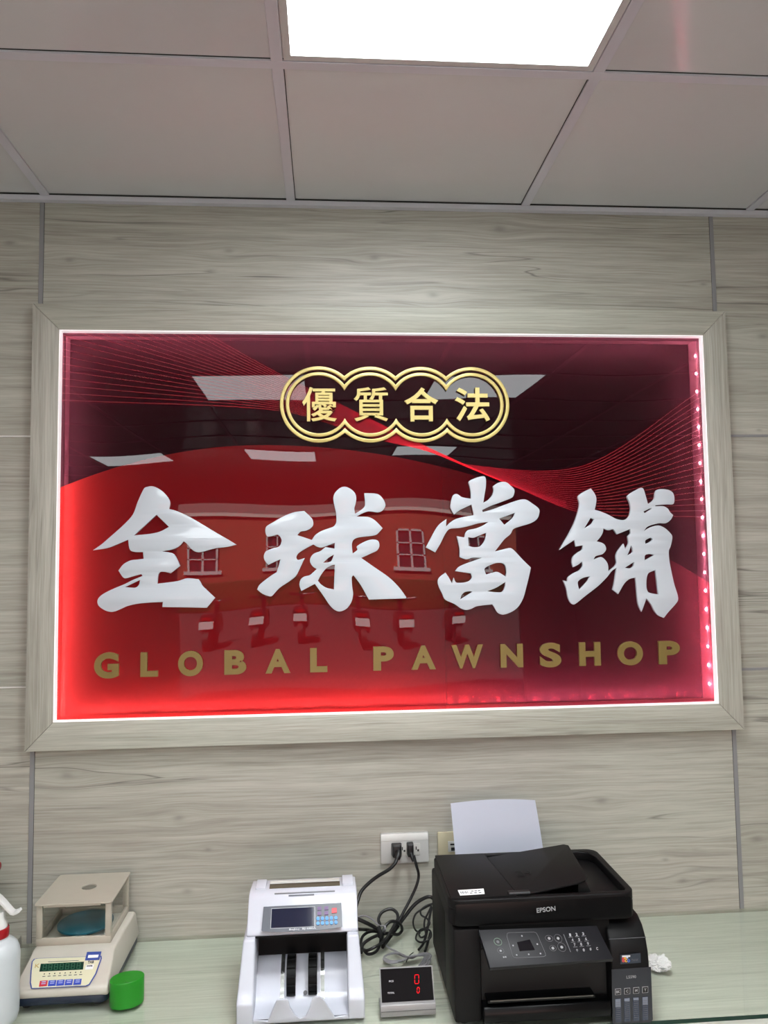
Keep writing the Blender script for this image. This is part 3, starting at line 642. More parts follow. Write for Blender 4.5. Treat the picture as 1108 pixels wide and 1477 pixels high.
for i in range(7):
    u0 = .07 + i*.128
    def q(u, v):
        a = Vector((275 + (745-275)*u + 10*v, 308 - 22*u - 80*v, 0)); return spt(a.x, a.y) + SN*.0015
    for (ua, va, ub, vb) in ((.0, .12, .07, .12), (.0, .5, .07, .5), (.0, .88, .07, .88), (.0, .15, .0, .48), (.07, .15, .07, .48), (.0, .52, .0, .85), (.07, .52, .07, .85)):
        A, B = q(u0+ua, va), q(u0+ub, vb); d = (B-A).normalized(); s = d.cross(SN)*.00045
        join(b, quad_slab([A-s, B-s, B+s, A+s], SN, .0001))
mesh('digit_segments', b, M_SEG, cp, smooth=False)
on_scale('key', [(280, 411), (362, 405), (352, 463), (268, 470)], M_RED)
for x in (374, 463, 552, 644): on_scale('key', [(x, 407-(x-374)*.05), (x+80, 401-(x-374)*.05), (x+70, 460-(x-374)*.05), (x-11, 466-(x-374)*.05)], M_KEY)
for i in range(8):
    x, y = 325 + i*55.6, 335 - i*2.9; c_ = spt(x, y); r_ = .0013
    mesh('indicator', quad_slab([c_ + Vector((math.cos(t)*r_, math.sin(t)*r_*.92, math.sin(t)*r_*.41)) + SN*.0008 for t in [k*math.pi/5 for k in range(10)]], SN, .0004), M_RUB, cp, smooth=False)
on_scale('badge', [(780, 100), (935, 95), (912, 185), (758, 190)], M_BLUE, .0005); 
b = quad_slab([spt(*p) + SN*.0012 for p in [(795, 135), (905, 130), (896, 160), (788, 165)]], SN, .0003); mesh('badge_print', b, M_PAPERW, cp, smooth=False)
mesh('lettering', text_on('TAB', spt(785, 222), spt(850, 219), spt(792, 195), SN, .0012, .03), M_INKD, cp, smooth=False)
on_scale('badge', [(770, 240), (856, 232), (840, 282), (757, 288)], M_PAPERW, .0003)
mesh('lettering', text_on('MODEL', spt(775, 258), spt(838, 254), spt(780, 244), SN, .0014, .03), M_INKD, cp, smooth=False)
mesh('emblem', text_on('K', spt(222, 270), spt(270, 266), spt(232, 228), SN, .0010, .0), mat('emblem_gold', (176, 140, 60), .4), cp, smooth=False)
b = quad_slab([spt(*p) + SN*.0008 for p in [(365, 203), (692, 188), (691, 193), (364, 208)]], SN, .0002)
for x in range(305, 735, 56): join(b, quad_slab([spt(*p) + SN*.0008 for p in [(x, 358-(x-305)*.05), (x+32, 356-(x-305)*.05), (x+31, 362-(x-305)*.05), (x-1, 365-(x-305)*.05)]], SN, .0002))
mesh('printed_captions', b, M_INKD, cp, smooth=False)
b = bmesh.new()
for x in (285, 377, 466, 556, 648):
    for y in (418, 438):
        join(b, quad_slab([spt(*p) + SN*.0019 for p in [(x+14-(y-418)*.2, y-(x-285)*.05), (x+60-(y-418)*.2, y-3-(x-285)*.05), (x+57-(y-418)*.2, y+7-(x-285)*.05), (x+11-(y-418)*.2, y+10-(x-285)*.05)]], SN, .0001))
mesh('key_captions', b, mat('caption_pale', (170, 178, 220), .5), cp, smooth=False)
# wind shield
HX0, HX1, HY0, HY1, HZ0, HZ1 = -.6405, -.4805, -.190, -.035, .079, .169
sh = bmesh.new(); pw = .013
for (x0, x1, y0, y1) in ((HX0, HX1, HY0, HY0+.008), (HX0, HX1, HY1-.008, HY1), (HX0, HX0+.008, HY0+.008, HY1-.008), (HX1-.008, HX1, HY0+.008, HY1-.008)):
    join(sh, box(x0, x1, y0, y1, HZ0, HZ0+.016, .002))
shield = mesh('wind_shield', sh, M_SHIELD, scale)
for x in (HX0, HX1-pw):
    for y in (HY0, HY1-.010): mesh('post', box(x, x+pw, y, y+.010, HZ0+.014, HZ1-.004, .0018), M_SHIELD, shield)
for (x0, x1, y0, y1) in ((HX0+pw, HX1-pw, HY0+.003, HY0+.005), (HX0+pw, HX1-pw, HY1-.005, HY1-.003), (HX0+.003, HX0+.005, HY0+.01, HY1-.01), (HX1-.005, HX1-.003, HY0+.01, HY1-.01)):
    mesh('pane', box(x0, x1, y0, y1, HZ0+.012, HZ1-.004), M_PANE, shield, smooth=False)
hc = ((HX0+HX1)/2+.008, (HY0+HY1)/2+.004)
lid = flat_shape([rrect(HX0-.003, HX1+.003, HY0-.005, HY1+.004, .006), [(hc[0] + (.0165)*math.cos(t), hc[1] + .0165*math.sin(t)) for t in [k*math.pi/16 for k in range(32)]]], .004, .0008, 1)
for v in lid.verts: v.co = Vector((v.co.x, v.co.z, HZ1-.004 + v.co.y))
bmesh.ops.recalc_face_normals(lid, faces=lid.faces)
mesh('lid', lid, M_SHIELD, shield, smooth=False)
mesh('lid_lip', box(HX0+.016, HX1-.022, HY0-.0035, HY0-.0005, HZ1-.008, HZ1-.003, .001), M_SHIELD, shield)
mesh('weighing_pan', lathe([(.030, .079), (.030, .086), (.058, .088), (.0605, .090), (.0605, .0935), (.059, .0945)], -.558, -.112, 48), M_TEAL, scale)

# ------------------------------------------------------------------ green cap
M_GREEN = mat('green_plastic', (24, 132, 22), 0.32, spec=0.5)
gc = atz(183, 1447, 0); 
tag(mesh('bottle_cap', lathe([(.0315, 0), (.0335, .001), (.034, .004), (.0345, .0500), (.0342, .0512), (.0332, .052), (.0, .0522)][:6], gc.x, gc.y, 48, 1.0, .74, .30), M_GREEN, None, (gc.x, gc.y, 0)), 'oval bright green plastic cap standing on the counter beside the scale', 'cap')

# ------------------------------------------------------------------ white spray bottle
M_HDPE = mat('bottle_white', (192, 198, 201), 0.35, spec=0.5); M_REDC = mat('red_collar', (150, 8, 22), 0.3); M_TRIG = mat('trigger_white', (214, 214, 212), 0.3)
bc = Vector((-.661, -.335, 0)); spray = thing('spray_bottle', (bc.x, bc.y, 0), 'white plastic spray bottle with a red collar at the left edge of the counter', 'spray bottle')
mesh('body', lathe([(.024, 0), (.032, .003), (.038, .010), (.041, .020), (.0415, .030), (.0415, .134), (.0405, .142), (.036, .153), (.028, .161), (.0195, .1655), (.0190, .172)], bc.x, bc.y, 48), M_HDPE, spray)
mesh('collar', lathe([(.0200, .169), (.0205, .171), (.0205, .186), (.0198, .187)], bc.x, bc.y, 40), M_REDC, spray)
b = lathe([(.0175, .186), (.0175, .194), (.013, .202), (.012, .218)], bc.x, bc.y, 32)
join(b, prism([(-.700, .216), (-.668, .216), (-.664, .222), (-.664, .244), (-.670, .252), (-.700, .254)], bc.y-.013, bc.y+.013, 'y', .004))
head = mesh('spray_head', b, M_TRIG, spray)
prof = [(-.668, .2500, .009), (-.660, .2440, .0095), (-.648, .2310, .0095), (-.638, .2195, .009), (-.6335, .2150, .009), (-.6290, .2140, .009), (-.6235, .2160, .0085), (-.6185, .2190, .0075)]
b = bmesh.new(); rs = []
for i, (x, z, w_) in enumerate(prof):
    p, q_ = prof[max(i-1, 0)], prof[min(i+1, len(prof)-1)]; d = Vector((q_[0]-p[0], 0, q_[1]-p[1])).normalized(); nn = Vector((-d.z, 0, d.x))*.0028
    rs.append([b.verts.new(Vector((x, bc.y-w_, z))-nn), b.verts.new(Vector((x, bc.y-w_, z))+nn), b.verts.new(Vector((x, bc.y+w_, z))+nn), b.verts.new(Vector((x, bc.y+w_, z))-nn)])
for a_, c_ in zip(rs, rs[1:]):
    for k in range(4): b.faces.new((a_[k], a_[(k+1) % 4], c_[(k+1) % 4], c_[k]))
b.faces.new(rs[0][::-1]); b.faces.new(rs[-1]); bmesh.ops.recalc_face_normals(b, faces=b.faces); bev(b, .0012, 2, .6)
mesh('trigger', b, M_TRIG, head)
# red nozzle bottle mostly outside the frame
M_REDN = mat('red_nozzle', (140, 10, 20), 0.35); rc = Vector((-.792, -.10, 0))
r2 = thing('spray_bottle', (rc.x, rc.y, 0), 'spray bottle with a dark red nozzle just entering at the left edge near the wall', 'spray bottle')
mesh('body', lathe([(.026, 0), (.030, .003), (.031, .01), (.031, .10), (.028, .125), (.014, .15), (.013, .165)], rc.x, rc.y, 32), M_HDPE, r2)
b = lathe([(.016, .16), (.016, .178), (.012, .184), (.011, .20)], rc.x, rc.y, 24); join(b, box(rc.x-.02, rc.x+.028, rc.y-.012, rc.y+.012, .198, .228, .004)); 
nz = mesh('spray_head', b, M_REDN, r2)
b = lathe([(.0085, 0), (.0100, .001), (.0100, .008), (.007, .0095)], 0, 0, 10); xform(b, Matrix.Translation((rc.x+.028, rc.y, .219)) @ Matrix.Rotation(math.radians(90), 4, 'Y')); mesh('nozzle', b, M_REDN, nz)
# small grey box behind the white bottle
tag(mesh('small_box', box(-.83, -.7405, -.034, -.004, 0, .022, .0015), mat('grey_box', (160, 158, 146), .5), None, (-.78, -.02, 0)), 'small grey box on the counter against the wall behind the white spray bottle', 'box')

# ------------------------------------------------------------------ banknote counter
M_MW = mat('machine_white', (198, 200, 210), 0.25, spec=0.5, mottled=0.01); M_MDK = mat('machine_grey_panel', (72, 76, 86), 0.35)
M_MBK = mat('machine_black', (7, 7, 7), 0.6, spec=0.2); M_STEEL = mat('steel_strip', (190, 192, 188), 0.18, metal=0.9); M_SCR = mat('screen_dark', (22, 28, 52), 0.06, coat=0.6)
M_BKEY = mat('button_blue', (62, 140, 205), 0.4); M_PKEY = mat('button_purple', (88, 56, 110), 0.4); M_RKEY = mat('button_red', (200, 36, 52), 0.4)
mach = thing('banknote_counter', (-.06, -.28, 0), 'white banknote counting machine with a blue keypad and two black feed wheels', 'banknote counter')
def cheek(xi, xo, s):
    bm = prism([(-.19, 0), (-.386, 0), (-.388, .040), (-.382, .046), (-.371, .060), (-.3445, .142), (-.19, .146)], min(xi, xo), max(xi, xo), 'x')
    for v in bm.verts:
        if abs(v.co.x - xo) < 1e-5: v.co.x -= s*.0095*min(1, max(0, v.co.z-.045)/.1)
    bev(bm, .004, 3, .5); return mesh('side_housing', bm, M_MW, mach)
cheek(-.153, -.186, -1); cheek(.0335, .0665, 1)
bm = prism([(-.19, .143), (-.347, .141), (-.351, .145), (-.348, .151), (-.288, .1995), (-.278, .205), (-.262, .207), (-.19, .198)], -.1715, .0565, 'x')
for v in bm.verts:              # rounded corners in plan
    if v.co.y < -.34: v.co.y += .018*max(0, (abs(v.co.x+.0575)-.09)/.024)
bev(bm, .006, 3, .5); headm = mesh('head', bm, M_MW, mach)
HN = Vector((0, -.0485, .060)).normalized(); HP = Vector((0, -.348, .1510)); hf = face_pt(HP + HN*.0006, HN)
def hpt(cx, cy): return hf(370 + cx/8.523, 1290 + cy/8.523)
def on_head(nm, pts, m, h=.0008, lift=0.0, par=None, **kw): return mesh(nm, quad_slab([hpt(*p) + HN*lift for p in pts], HN, h), m, par or headm, smooth=False, **kw)
kp = on_head('keypad_panel', [(88, 155), (1045, 105), (1055, 395), (1030, 408), (700, 448), (400, 463), (75, 460), (62, 445)], M_MDK, .0008)
on_head('screen', [(190, 185), (712, 160), (715, 395), (178, 418)], M_SCR, .0009, .0006, kp)
b = bmesh.new()
for q4 in ([(183, 178), (720, 152), (720, 158), (184, 184)], [(170, 420), (720, 397), (720, 404), (170, 427)], [(183, 180), (190, 180), (178, 424), (170, 424)], [(715, 155), (722, 155), (722, 402), (715, 402)]):
    join(b, quad_slab([hpt(*p) + HN*.0008 for p in q4], HN, .0006))
mesh('screen_bezel', b, mat('bezel_grey', (150, 152, 158), .3), kp, smooth=False)
for x, y, m in ((750, 160, M_PKEY), (836, 155, M_PKEY), (750, 220, M_PKEY), (836, 215, M_PKEY), (925, 175, M_RKEY)):
    on_head('key', [(x, y), (x+(62 if m is M_RKEY else 48), y-4), (x+(64 if m is M_RKEY else 48), y+(58 if m is M_RKEY else 40)), (x, y+(62 if m is M_RKEY else 44))], m, .0016, .0006, kp)
for j in range(2):
    for i in range(5):
        cx, cy = 757 + i*55, 305 - i*3 + j*56; r_ = 21
        on_head('key', [(cx + r_*math.cos(t), cy + r_*1.15*math.sin(t)) for t in [k*math.pi/6 for k in range(12)]], M_BKEY, .0016, .0006, kp)
mesh('lettering', text_on('BoJing  BJ-680A', hpt(402, 450), hpt(735, 432), hpt(402, 425), HN, .0012, .015), mat('lettering_grey', (190, 192, 198), .4), kp, smooth=False)
mesh('vent_slots', box(-.118, .010, -.281, -.2775, .2025, .2052, .0006), mat('vent_grey', (120, 122, 126), .5), headm, smooth=False)
# two rows of dark captions on top of the head
mesh('caption', hexa([(-.088, -.2868, .2004), (-.034, -.2868, .2004), (-.034, -.2845, .2023), (-.088, -.2845, .2023), (-.088, -.2873, .2009), (-.034, -.2873, .2009), (-.034, -.285, .2028), (-.088, -.285, .2028)]), M_MDK, headm, smooth=False)
M_HOP = mat('hopper_smoke', (92, 84, 70), 0.08, spec=0.6); 
b = hexa([(-.131, -.262, .200), (.0215, -.262, .200), (.0215, -.257, .200), (-.131, -.257, .200), (-.1295, -.2545, .2155), (.0205, -.2545, .2155), (.0205, -.2505, .2155), (-.1295, -.2505, .2155)])
mesh('hopper_plate', b, M_HOP, mach, smooth=False); mesh('hopper_edge', box(-.1295, .0205, -.2575, -.2505, .2155, .2205, .001), mat('hopper_chrome', (226, 224, 218), .1, metal=.4), mach, smooth=False)
mesh('hopper_cheek', box(.026, .050, -.262, -.215, .197, .2125, .002), M_MW, mach); mesh('hopper_cheek', box(-.160, -.138, -.262, -.215, .197, .2105, .002), M_MW, mach)
# dark slot, curved stacker tray, wheels, strips
b = box(-.153, .0335, -.262, -.20, .06, .142); join(b, box(-.153, .0335, -.335, -.26, .1405, .1425))
mesh('bill_slot', b, M_MBK, mach, smooth=False)
b = bmesh.new()
for i in range(9):
    for zz in ((.128, .0012) if i % 2 else (.134, .001),): join(b, box(-.140+i*.02, -.128+i*.02, -.2632, -.2619, zz[0], zz[0]+zz[1]))
mesh('slot_marks', b, mat('slot_mark', (92, 80, 46), .5), mach, smooth=False)
TP = catmull([(0, -.262, .0715), (0, -.283, .0665), (0, -.303, .054), (0, -.319, .037), (0, -.333, .022), (0, -.350, .013), (0, -.386, .0105)], 5)
def tray(x0, x1, lift=0.0, th=.004):
    up = [(p.y - lift*.7, p.z + lift*.7) for p in TP]; dn = [(p.y+th, p.z-th) for p in TP]
    return prism(up + dn[::-1], x0, x1, 'x')
b = tray(-.153, .0335)
for i in range(12):             # fine ribs of the tray
    for x in (-.149 + i*.0035, -.011 + i*.0035): join(b, tray(x, x+.0008, .0006, .001))
mesh('stacker_tray', b, M_MW, mach)
mesh('tray_floor', box(-.186, .0665, -.384, -.19, .001, .006), M_MW, mach, smooth=False)
for x in (-.1035, -.0215+.0005):
    b = tray(x-.0005, x+.0075, .0014, .002); mesh('guide_strip', b, M_STEEL, mach)
for x in (-.0902, -.0462):
    b = bmesh.new(); bmesh.ops.create_cone(b, cap_ends=True, segments=40, radius1=.038, radius2=.038, depth=.0180)
    xform(b, Matrix.Translation((x+.0085, -.3015, .0455)) @ Matrix.Rotation(math.radians(90), 4, 'Y'))
    for k in range(14):         # rubber paddles
        a = 2*math.pi*k/14; c_ = Vector((0, math.cos(a), math.sin(a)))
        pd = box(-.0089, .0089, .035, .0410, -.0022, .0022, .0006, 1); xform(pd, Matrix.Translation((x+.0085, -.3015, .0455)) @ Matrix.Rotation(a+.0, 4, 'X')); join(b, pd)
    mesh('feed_wheel', b, M_MBK, mach)
s_ = lathe([(.0, 0), (.0042, 0), (.0042, .001), (.0, .001)][1:3], 0, 0, 16); xform(s_, Matrix.Translation((-.0525, -.3335, .0285)) @ Matrix.Rotation(math.radians(70), 4, 'X')); mesh('sensor', s_, mat('sensor_grey', (90, 92, 96), .4), mach)
FPY = -.386
pl = [(386.6, 1473), (399, 1441), (401, 1438.8), (413.8, 1437.7), (416.5, 1440), (419, 1449.7), (425.8, 1460), (433.5, 1464.5), (441.2, 1461.5), (446.3, 1451.5), (450.6, 1437), (453.2, 1434.5), (462.6, 1434), (466, 1437), (483, 1466)]
pp = [aty(a, c_, FPY) for a, c_ in pl]; pts = [(-.153, .003), (-.153, .0095)] + [(p.x, max(p.z, .0095)) for p in pp] + [(.0335, .0095), (.0335, .003)]
pts = [p for i, p in enumerate(pts) if i == 0 or abs(p[0]-pts[i-1][0]) + abs(p[1]-pts[i-1][1]) > 1e-4]
bm = prism(pts, FPY-.001, FPY+.004, 'y')
for v in bm.verts: v.co.y -= .010*(1 - ((v.co.x+.06)/.095)**2)
bev(bm, .001, 2, .6); mesh('front_stop', bm, M_MW, mach)

# ------------------------------------------------------------------ customer display
M_GREYD = mat('display_grey', (150, 148, 148), 0.4, metal=0.2); M_BLKG = mat('display_glass', (12, 7, 9), 0.3, spec=0.1); M_DIG = emitter('digit_red', (255, 30, 40), 1.6)
disp = thing('customer_display', (.152, -.36, 0), 'small black count display with red zeros in a grey stand', 'display')
bm = prism([(-.385, 0), (-.386, .012), (-.384, .022), (-.370, .025), (-.335, .012), (-.330, 0)], .0975, .2085, 'x', .0015); mesh('stand', bm, M_GREYD, disp)
mesh('stand_groove', box(.0985, .2075, -.3868, -.3855, .0105, .0118), mat('groove_grey', (96, 94, 94), .5), disp, smooth=False)
DT, DB = Vector((0, -.349, .0768)), Vector((0, -.377, .020)); DU = (DT-DB).normalized(); DN = Vector((0, -DU.z, DU.y))
def dp(x, t, l=0.0): p = DB + (DT-DB)*t + DN*l; return Vector((x, p.y, p.z))
mesh('back_shell', hexa([dp(.0995, 0, -.010), dp(.2075, 0, -.010), dp(.2065, 1, -.010), dp(.0985, 1, -.010), dp(.0995, 0, 0), dp(.2075, 0, 0), dp(.2065, 1, 0), dp(.0985, 1, 0)]), M_GREYD, disp, smooth=False)
scr = mesh('screen', quad_slab([dp(.1012, .03), dp(.2058, .03), dp(.2048, .965), dp(.1005, .965)], DN, .0012), M_BLKG, disp, smooth=False)
def digit(x, t0, w_, h_):
    b = bmesh.new(); k = .0011
    for (a, c_, d_, e_) in ((0, 0, 1, 0), (0, 1, 1, 1), (0, .04, 0, .47), (1, .04, 1, .47), (0, .53, 0, .96), (1, .53, 1, .96)):
        A, B = dp(x + a*w_ + c_*.001, t0 + c_*h_, .0013), dp(x + d_*w_ + e_*.001, t0 + e_*h_, .0013); u_ = (B-A).normalized(); s = u_.cross(DN)*k/2
        join(b, quad_slab([A-s+u_*.0004, B-s-u_*.0004, B+s-u_*.0004, A+s+u_*.0004], DN, .0003))
    return mesh('digit', b, M_DIG, scr, smooth=False, label='glowing red zero')
digit(.1690, .52, .0082, .24); digit(.1725, .265, .0045, .15)
M_LBL = mat('label_pale', (200, 196, 200), .5)
mesh('lettering', text_on('PCS', dp(.1170, .60, .0012), dp(.1262, .60, .0012), dp(.1170, .645, .0012), DN, .0003, .02), M_LBL, scr, smooth=False)
mesh('lettering', text_on('TOTAL', dp(.1130, .285, .0012), dp(.1270, .285, .0012), dp(.1130, .33, .0012), DN, .0003, .02), M_LBL, scr, smooth=False)

# ------------------------------------------------------------------ wall outlets
M_PLATE = mat('plate_grey_white', (184, 183, 180), 0.3, spec=0.5); M_INS = mat('socket_white', (192, 191, 186), 0.4); M_BEI = mat('plate_beige', (184, 174, 146), 0.35)
out = thing('wall_outlet', (.187, 0, .19), 'grey white double wall outlet with two black plugs in it', 'wall outlet')
bm = prism(rrect(.1267, .2470, .1533, .2258, .003), -.0085, -.0003, 'y', .002); mesh('plate', bm, M_PLATE, out)
mesh('plate_sheen_band', box(.1275, .2462, -.0092, -.008, .2075, .2245, .0006), mat('plate_sheen', (226, 224, 220), .2), out)  # sheen on the upper plate put in as a paler band
for x in (.1580, .1925): 
    s_ = mesh('socket', box(x, x+.0330, -.0108, -.008, .172, .2005, .001), M_INS, out)
    b = bmesh.new()
    for dx in (.0085, .0215): join(b, box(x+dx, x+dx+.0025, -.0111, -.0106, .185, .193))
    join(b, box(x+.0255, x+.0300, -.0111, -.0106, .181, .186)); mesh('socket_slots', b, M_RUB, s_, smooth=False)
pl2 = thing('wall_outlet', (.33, 0, .19), 'beige wall plate with a network jack half hidden behind the paper', 'wall outlet')
mesh('plate', prism(rrect(.2705, .3905, .1535, .2230, .003), -.0085, -.0003, 'y', .002), M_BEI, pl2)
jk = mesh('jack', box(.2960, .3230, -.0110, -.008, .1760, .2020, .001), M_INS, pl2)
b = box(.3015, .3175, -.0114, -.0108, .1925, .1965); join(b, box(.3035, .3155, -.0114, -.0108, .179, .187)); mesh('jack_opening', b, M_RUB, jk, smooth=False)

# ------------------------------------------------------------------ cables
M_CBL = mat('cable_black', (20, 20, 21), 0.42); M_CGR = mat('cable_grey', (126, 124, 128), 0.4)
def plug(parent, x, z, w_, h_, taper, exitv):
    b = box(x-w_/2, x+w_/2, -.034, -.0112, z-h_/2, z+h_/2, .003, 3)
    for v in b.verts:
        if v.co.y < -.025: v.co.x = x + (v.co.x-x)*taper
    return b
c1 = thing('power_cord', (.1655, -.02, .188), 'thick black power cord from the left socket running down behind the counting machine', 'power cord')
b = plug(c1, .1655, .190, .026, .030, .8, None); join(b, tube([(.169, -.030, .190), (.168, -.038, .184), (.164, -.042, .176)], .0075, 12)); mesh('plug', b, M_CBL, c1)
mesh('cable', tube([(.166, -.040, .180), (.158, -.048, .168), (.143, -.050, .155), (.117, -.045, .139), (.095, -.045, .124), (.0755, -.05, .107), (.066, -.062, .090), (.05, -.10, .06), (.035, -.15, .03), (.03, -.20, .02)], .0042), M_CBL, c1)
c2 = thing('power_cord', (.2, -.02, .188), 'black cord from the right socket hanging down into a looped bundle on the counter', 'power cord')
b = plug(c2, .1995, .1905, .017, .031, .85, None); join(b, tube([(.2005, -.030, .184), (.203, -.036, .175), (.206, -.04, .168)], lambda t: .0058-.002*t, 12)); mesh('plug', b, M_CBL, c2)
def path(l):                    # (px, py, 'y' or 'z', value)
    return [aty(a, c_, v) if k == 'y' else atz(a, c_, v) for a, c_, k, v in l]
mesh('cable', tube(path([(597, 1234, 'y', -.040), (600.5, 1248, 'y', -.045), (604, 1262, 'y', -.045), (601, 1277, 'y', -.05), (593, 1295, 'y', -.055), (583, 1314, 'y', -.065), (574, 1331, 'y', -.075), (563, 1346, 'y', -.105), (553, 1358, 'z', .022), (541, 1366, 'z', .020), (528, 1371, 'z', .012), (521, 1364, 'z', .006), (523, 1351, 'z', .012), (533, 1344, 'z', .022), (546, 1345, 'z', .026), (549, 1358, 'z', .018), (543, 1372, 'z', .006), (531, 1376, 'z', .005), (523, 1368, 'z', .010)]), .0034), M_CBL, c2)
mesh('cable', tube(path([(516, 1340, 'y', -.10), (528, 1341, 'z', .022), (540, 1342, 'z', .028), (548, 1336, 'y', -.085), (546, 1326, 'y', -.075), (551, 1316, 'y', -.068), (563, 1311, 'y', -.066), (572, 1316, 'y', -.068), (574, 1325, 'y', -.075), (568, 1336, 'y', -.088), (560, 1350, 'z', .020), (552, 1362, 'z', .010), (550, 1352, 'z', .024), (556, 1336, 'y', -.095), (565, 1329, 'y', -.085), (576, 1332, 'y', -.08), (580, 1341, 'z', .012), (574, 1348, 'z', .010), (562, 1346, 'z', .024), (548, 1348, 'z', .034), (534, 1354, 'z', .022), (524, 1362, 'z', .012), (521, 1374, 'z', .006)]), .0038), M_CBL, c2)
mesh('cable', tube(path([(515, 1325, 'y', -.11), (526, 1330, 'y', -.11), (538, 1336, 'y', -.105), (547, 1342, 'y', -.105)]), .0044), M_CBL, c2)
mesh('cable_tie', tube(path([(545, 1336, 'y', -.118), (547, 1341, 'y', -.12), (549, 1347, 'y', -.122), (548, 1352, 'y', -.122)]), .0058), M_RUB, c2)
c4 = thing('printer_cable', (.2, -.07, 0), 'thick black cable rising from the bundle to the back of the printer', 'cable')
mesh('cable', tube(path([(552, 1366, 'z', .006), (560, 1355, 'z', .008), (572, 1339, 'y', -.065), (585, 1321, 'y', -.05), (597, 1306, 'y', -.045), (609, 1297, 'y', -.045), (622, 1294, 'y', -.05)]) + [Vector((.27, -.052, .06)), Vector((.30, -.06, .04)), Vector((.32, -.092, .035))], .0042), M_CBL, c4)
c5 = thing('knotted_cord', (.215, -.09, 0), 'thin black cord knotted in a bundle beside the left side of the printer', 'cord')
kn = path([(628, 1302, 'y', -.055), (616, 1306, 'y', -.06), (607, 1313, 'y', -.065), (608, 1320, 'y', -.07), (616, 1325, 'y', -.075), (620, 1332, 'y', -.085), (613, 1340, 'y', -.09), (603, 1345, 'z', .012), (600, 1354, 'z', .008), (606, 1359, 'z', .010), (616, 1357, 'z', .016), (622, 1350, 'z', .022), (620, 1342, 'z', .030), (610, 1340, 'z', .030), (604, 1344, 'z', .022), (607, 1352, 'z', .016), (614, 1348, 'z', .024), (612, 1336, 'z', .034), (613, 1326, 'y', -.08), (617, 1318, 'y', -.07), (622, 1306, 'y', -.06), (612, 1310, 'y', -.058), (600, 1318, 'y', -.06), (596, 1330, 'y', -.07), (599, 1341, 'z', .010), (606, 1346, 'z', .006)])
mesh('cord', tube(kn, .0022), M_CBL, c5)
mesh('cord', tube(path([(623, 1308, 'y', -.065), (620, 1322, 'y', -.075), (617, 1338, 'z', .030), (614, 1352, 'z', .016), (610, 1362, 'z', .006), (604, 1370, 'z', .004)]), .0030), M_CBL, c5)
mesh('cord', tube(path([(621, 1345, 'z', .026), (618, 1356, 'z', .014), (616, 1364, 'z', .006), (613, 1372, 'z', .004)]), .0030), M_CBL, c5)
c6 = thing('data_cable', (.165, -.17, 0), 'thin grey data cable coiled behind the small count display', 'cable')
mesh('cable', tube(path([(516, 1323, 'y', -.105), (526, 1321, 'y', -.105), (537, 1326, 'y', -.105), (547, 1335, 'y', -.115), (555, 1336, 'y', -.125), (556, 1342, 'y', -.13), (553, 1350, 'z', .016), (554, 1359, 'z', .008), (561, 1367, 'z', .004), (571, 1372, 'z', .003), (583, 1378, 'z', .003), (594, 1382, 'z', .004), (604, 1377, 'z', .005), (615, 1375, 'z', .005), (622, 1378, 'z', .004), (619, 1384, 'z', .004)]), .0020), M_CGR, c6)
for k in range(5):
    d = k*3.0
    mesh('coil', tube(path([(590, 1382, 'z', .004+k*.002), (578, 1387-k*.4, 'z', .004+k*.001), (564, 1389-k*.8, 'z', .003), (554, 1385-k, 'z', .003), (556+k, 1379-k*.6, 'z', .003), (570+k, 1375-k*.3, 'z', .003), (585, 1380, 'z', .006+k*.002), (600+d*.6, 1378, 'z', .006+k*.001), (612+d*.6, 1379, 'z', .004), (608+d, 1388, 'z', .003), (600+d, 1398, 'z', .003)]), .0018), M_CGR, c6)
mesh('twist_tie', tube(path([(586, 1388, 'z', .004), (588, 1383, 'z', .013), (592, 1377, 'z', .012), (596, 1374, 'z', .006)]), .0010), M_RUB, c6)

# ------------------------------------------------------------------ printer
M_PB = mat('printer_black', (10, 9, 10), 0.5, spec=0.22, bump=0.15, bscale=900, mottled=0.02); M_PG = mat('printer_gloss', (3, 3, 4), 0.3, spec=0.2); M_PD = mat('printer_dark', (3, 3, 3), 0.6)
M_PANELP = mat('panel_dark_grey', (24, 23, 27), 0.45, spec=0.25); M_ICON = mat('icon_grey', (150, 150, 152), .5); M_ICOND = mat('icon_dim', (92, 92, 96), .5)
prn = thing('printer', (.42, -.27, 0), 'black ink tank printer with a tilted control panel and document feeder', 'printer')
bm = box(.238, .622, -.33, -.125, .010, .186, .006); join(bm, box(.238, .292, -.438, -.325, .010, .186, .006)); join(bm, box(.288, .555, -.425, -.325, .140, .186, .004)); join(bm, box(.288, .555, -.425, -.325, .010, .030, .003))
mesh('body', bm, M_PB, prn)
for x in (.26, .58):
    for y in (-.41, -.13): mesh('foot', lathe([(.010, 0), (.011, .002), (.011, .012)], x, y, 12), M_RUB, prn)
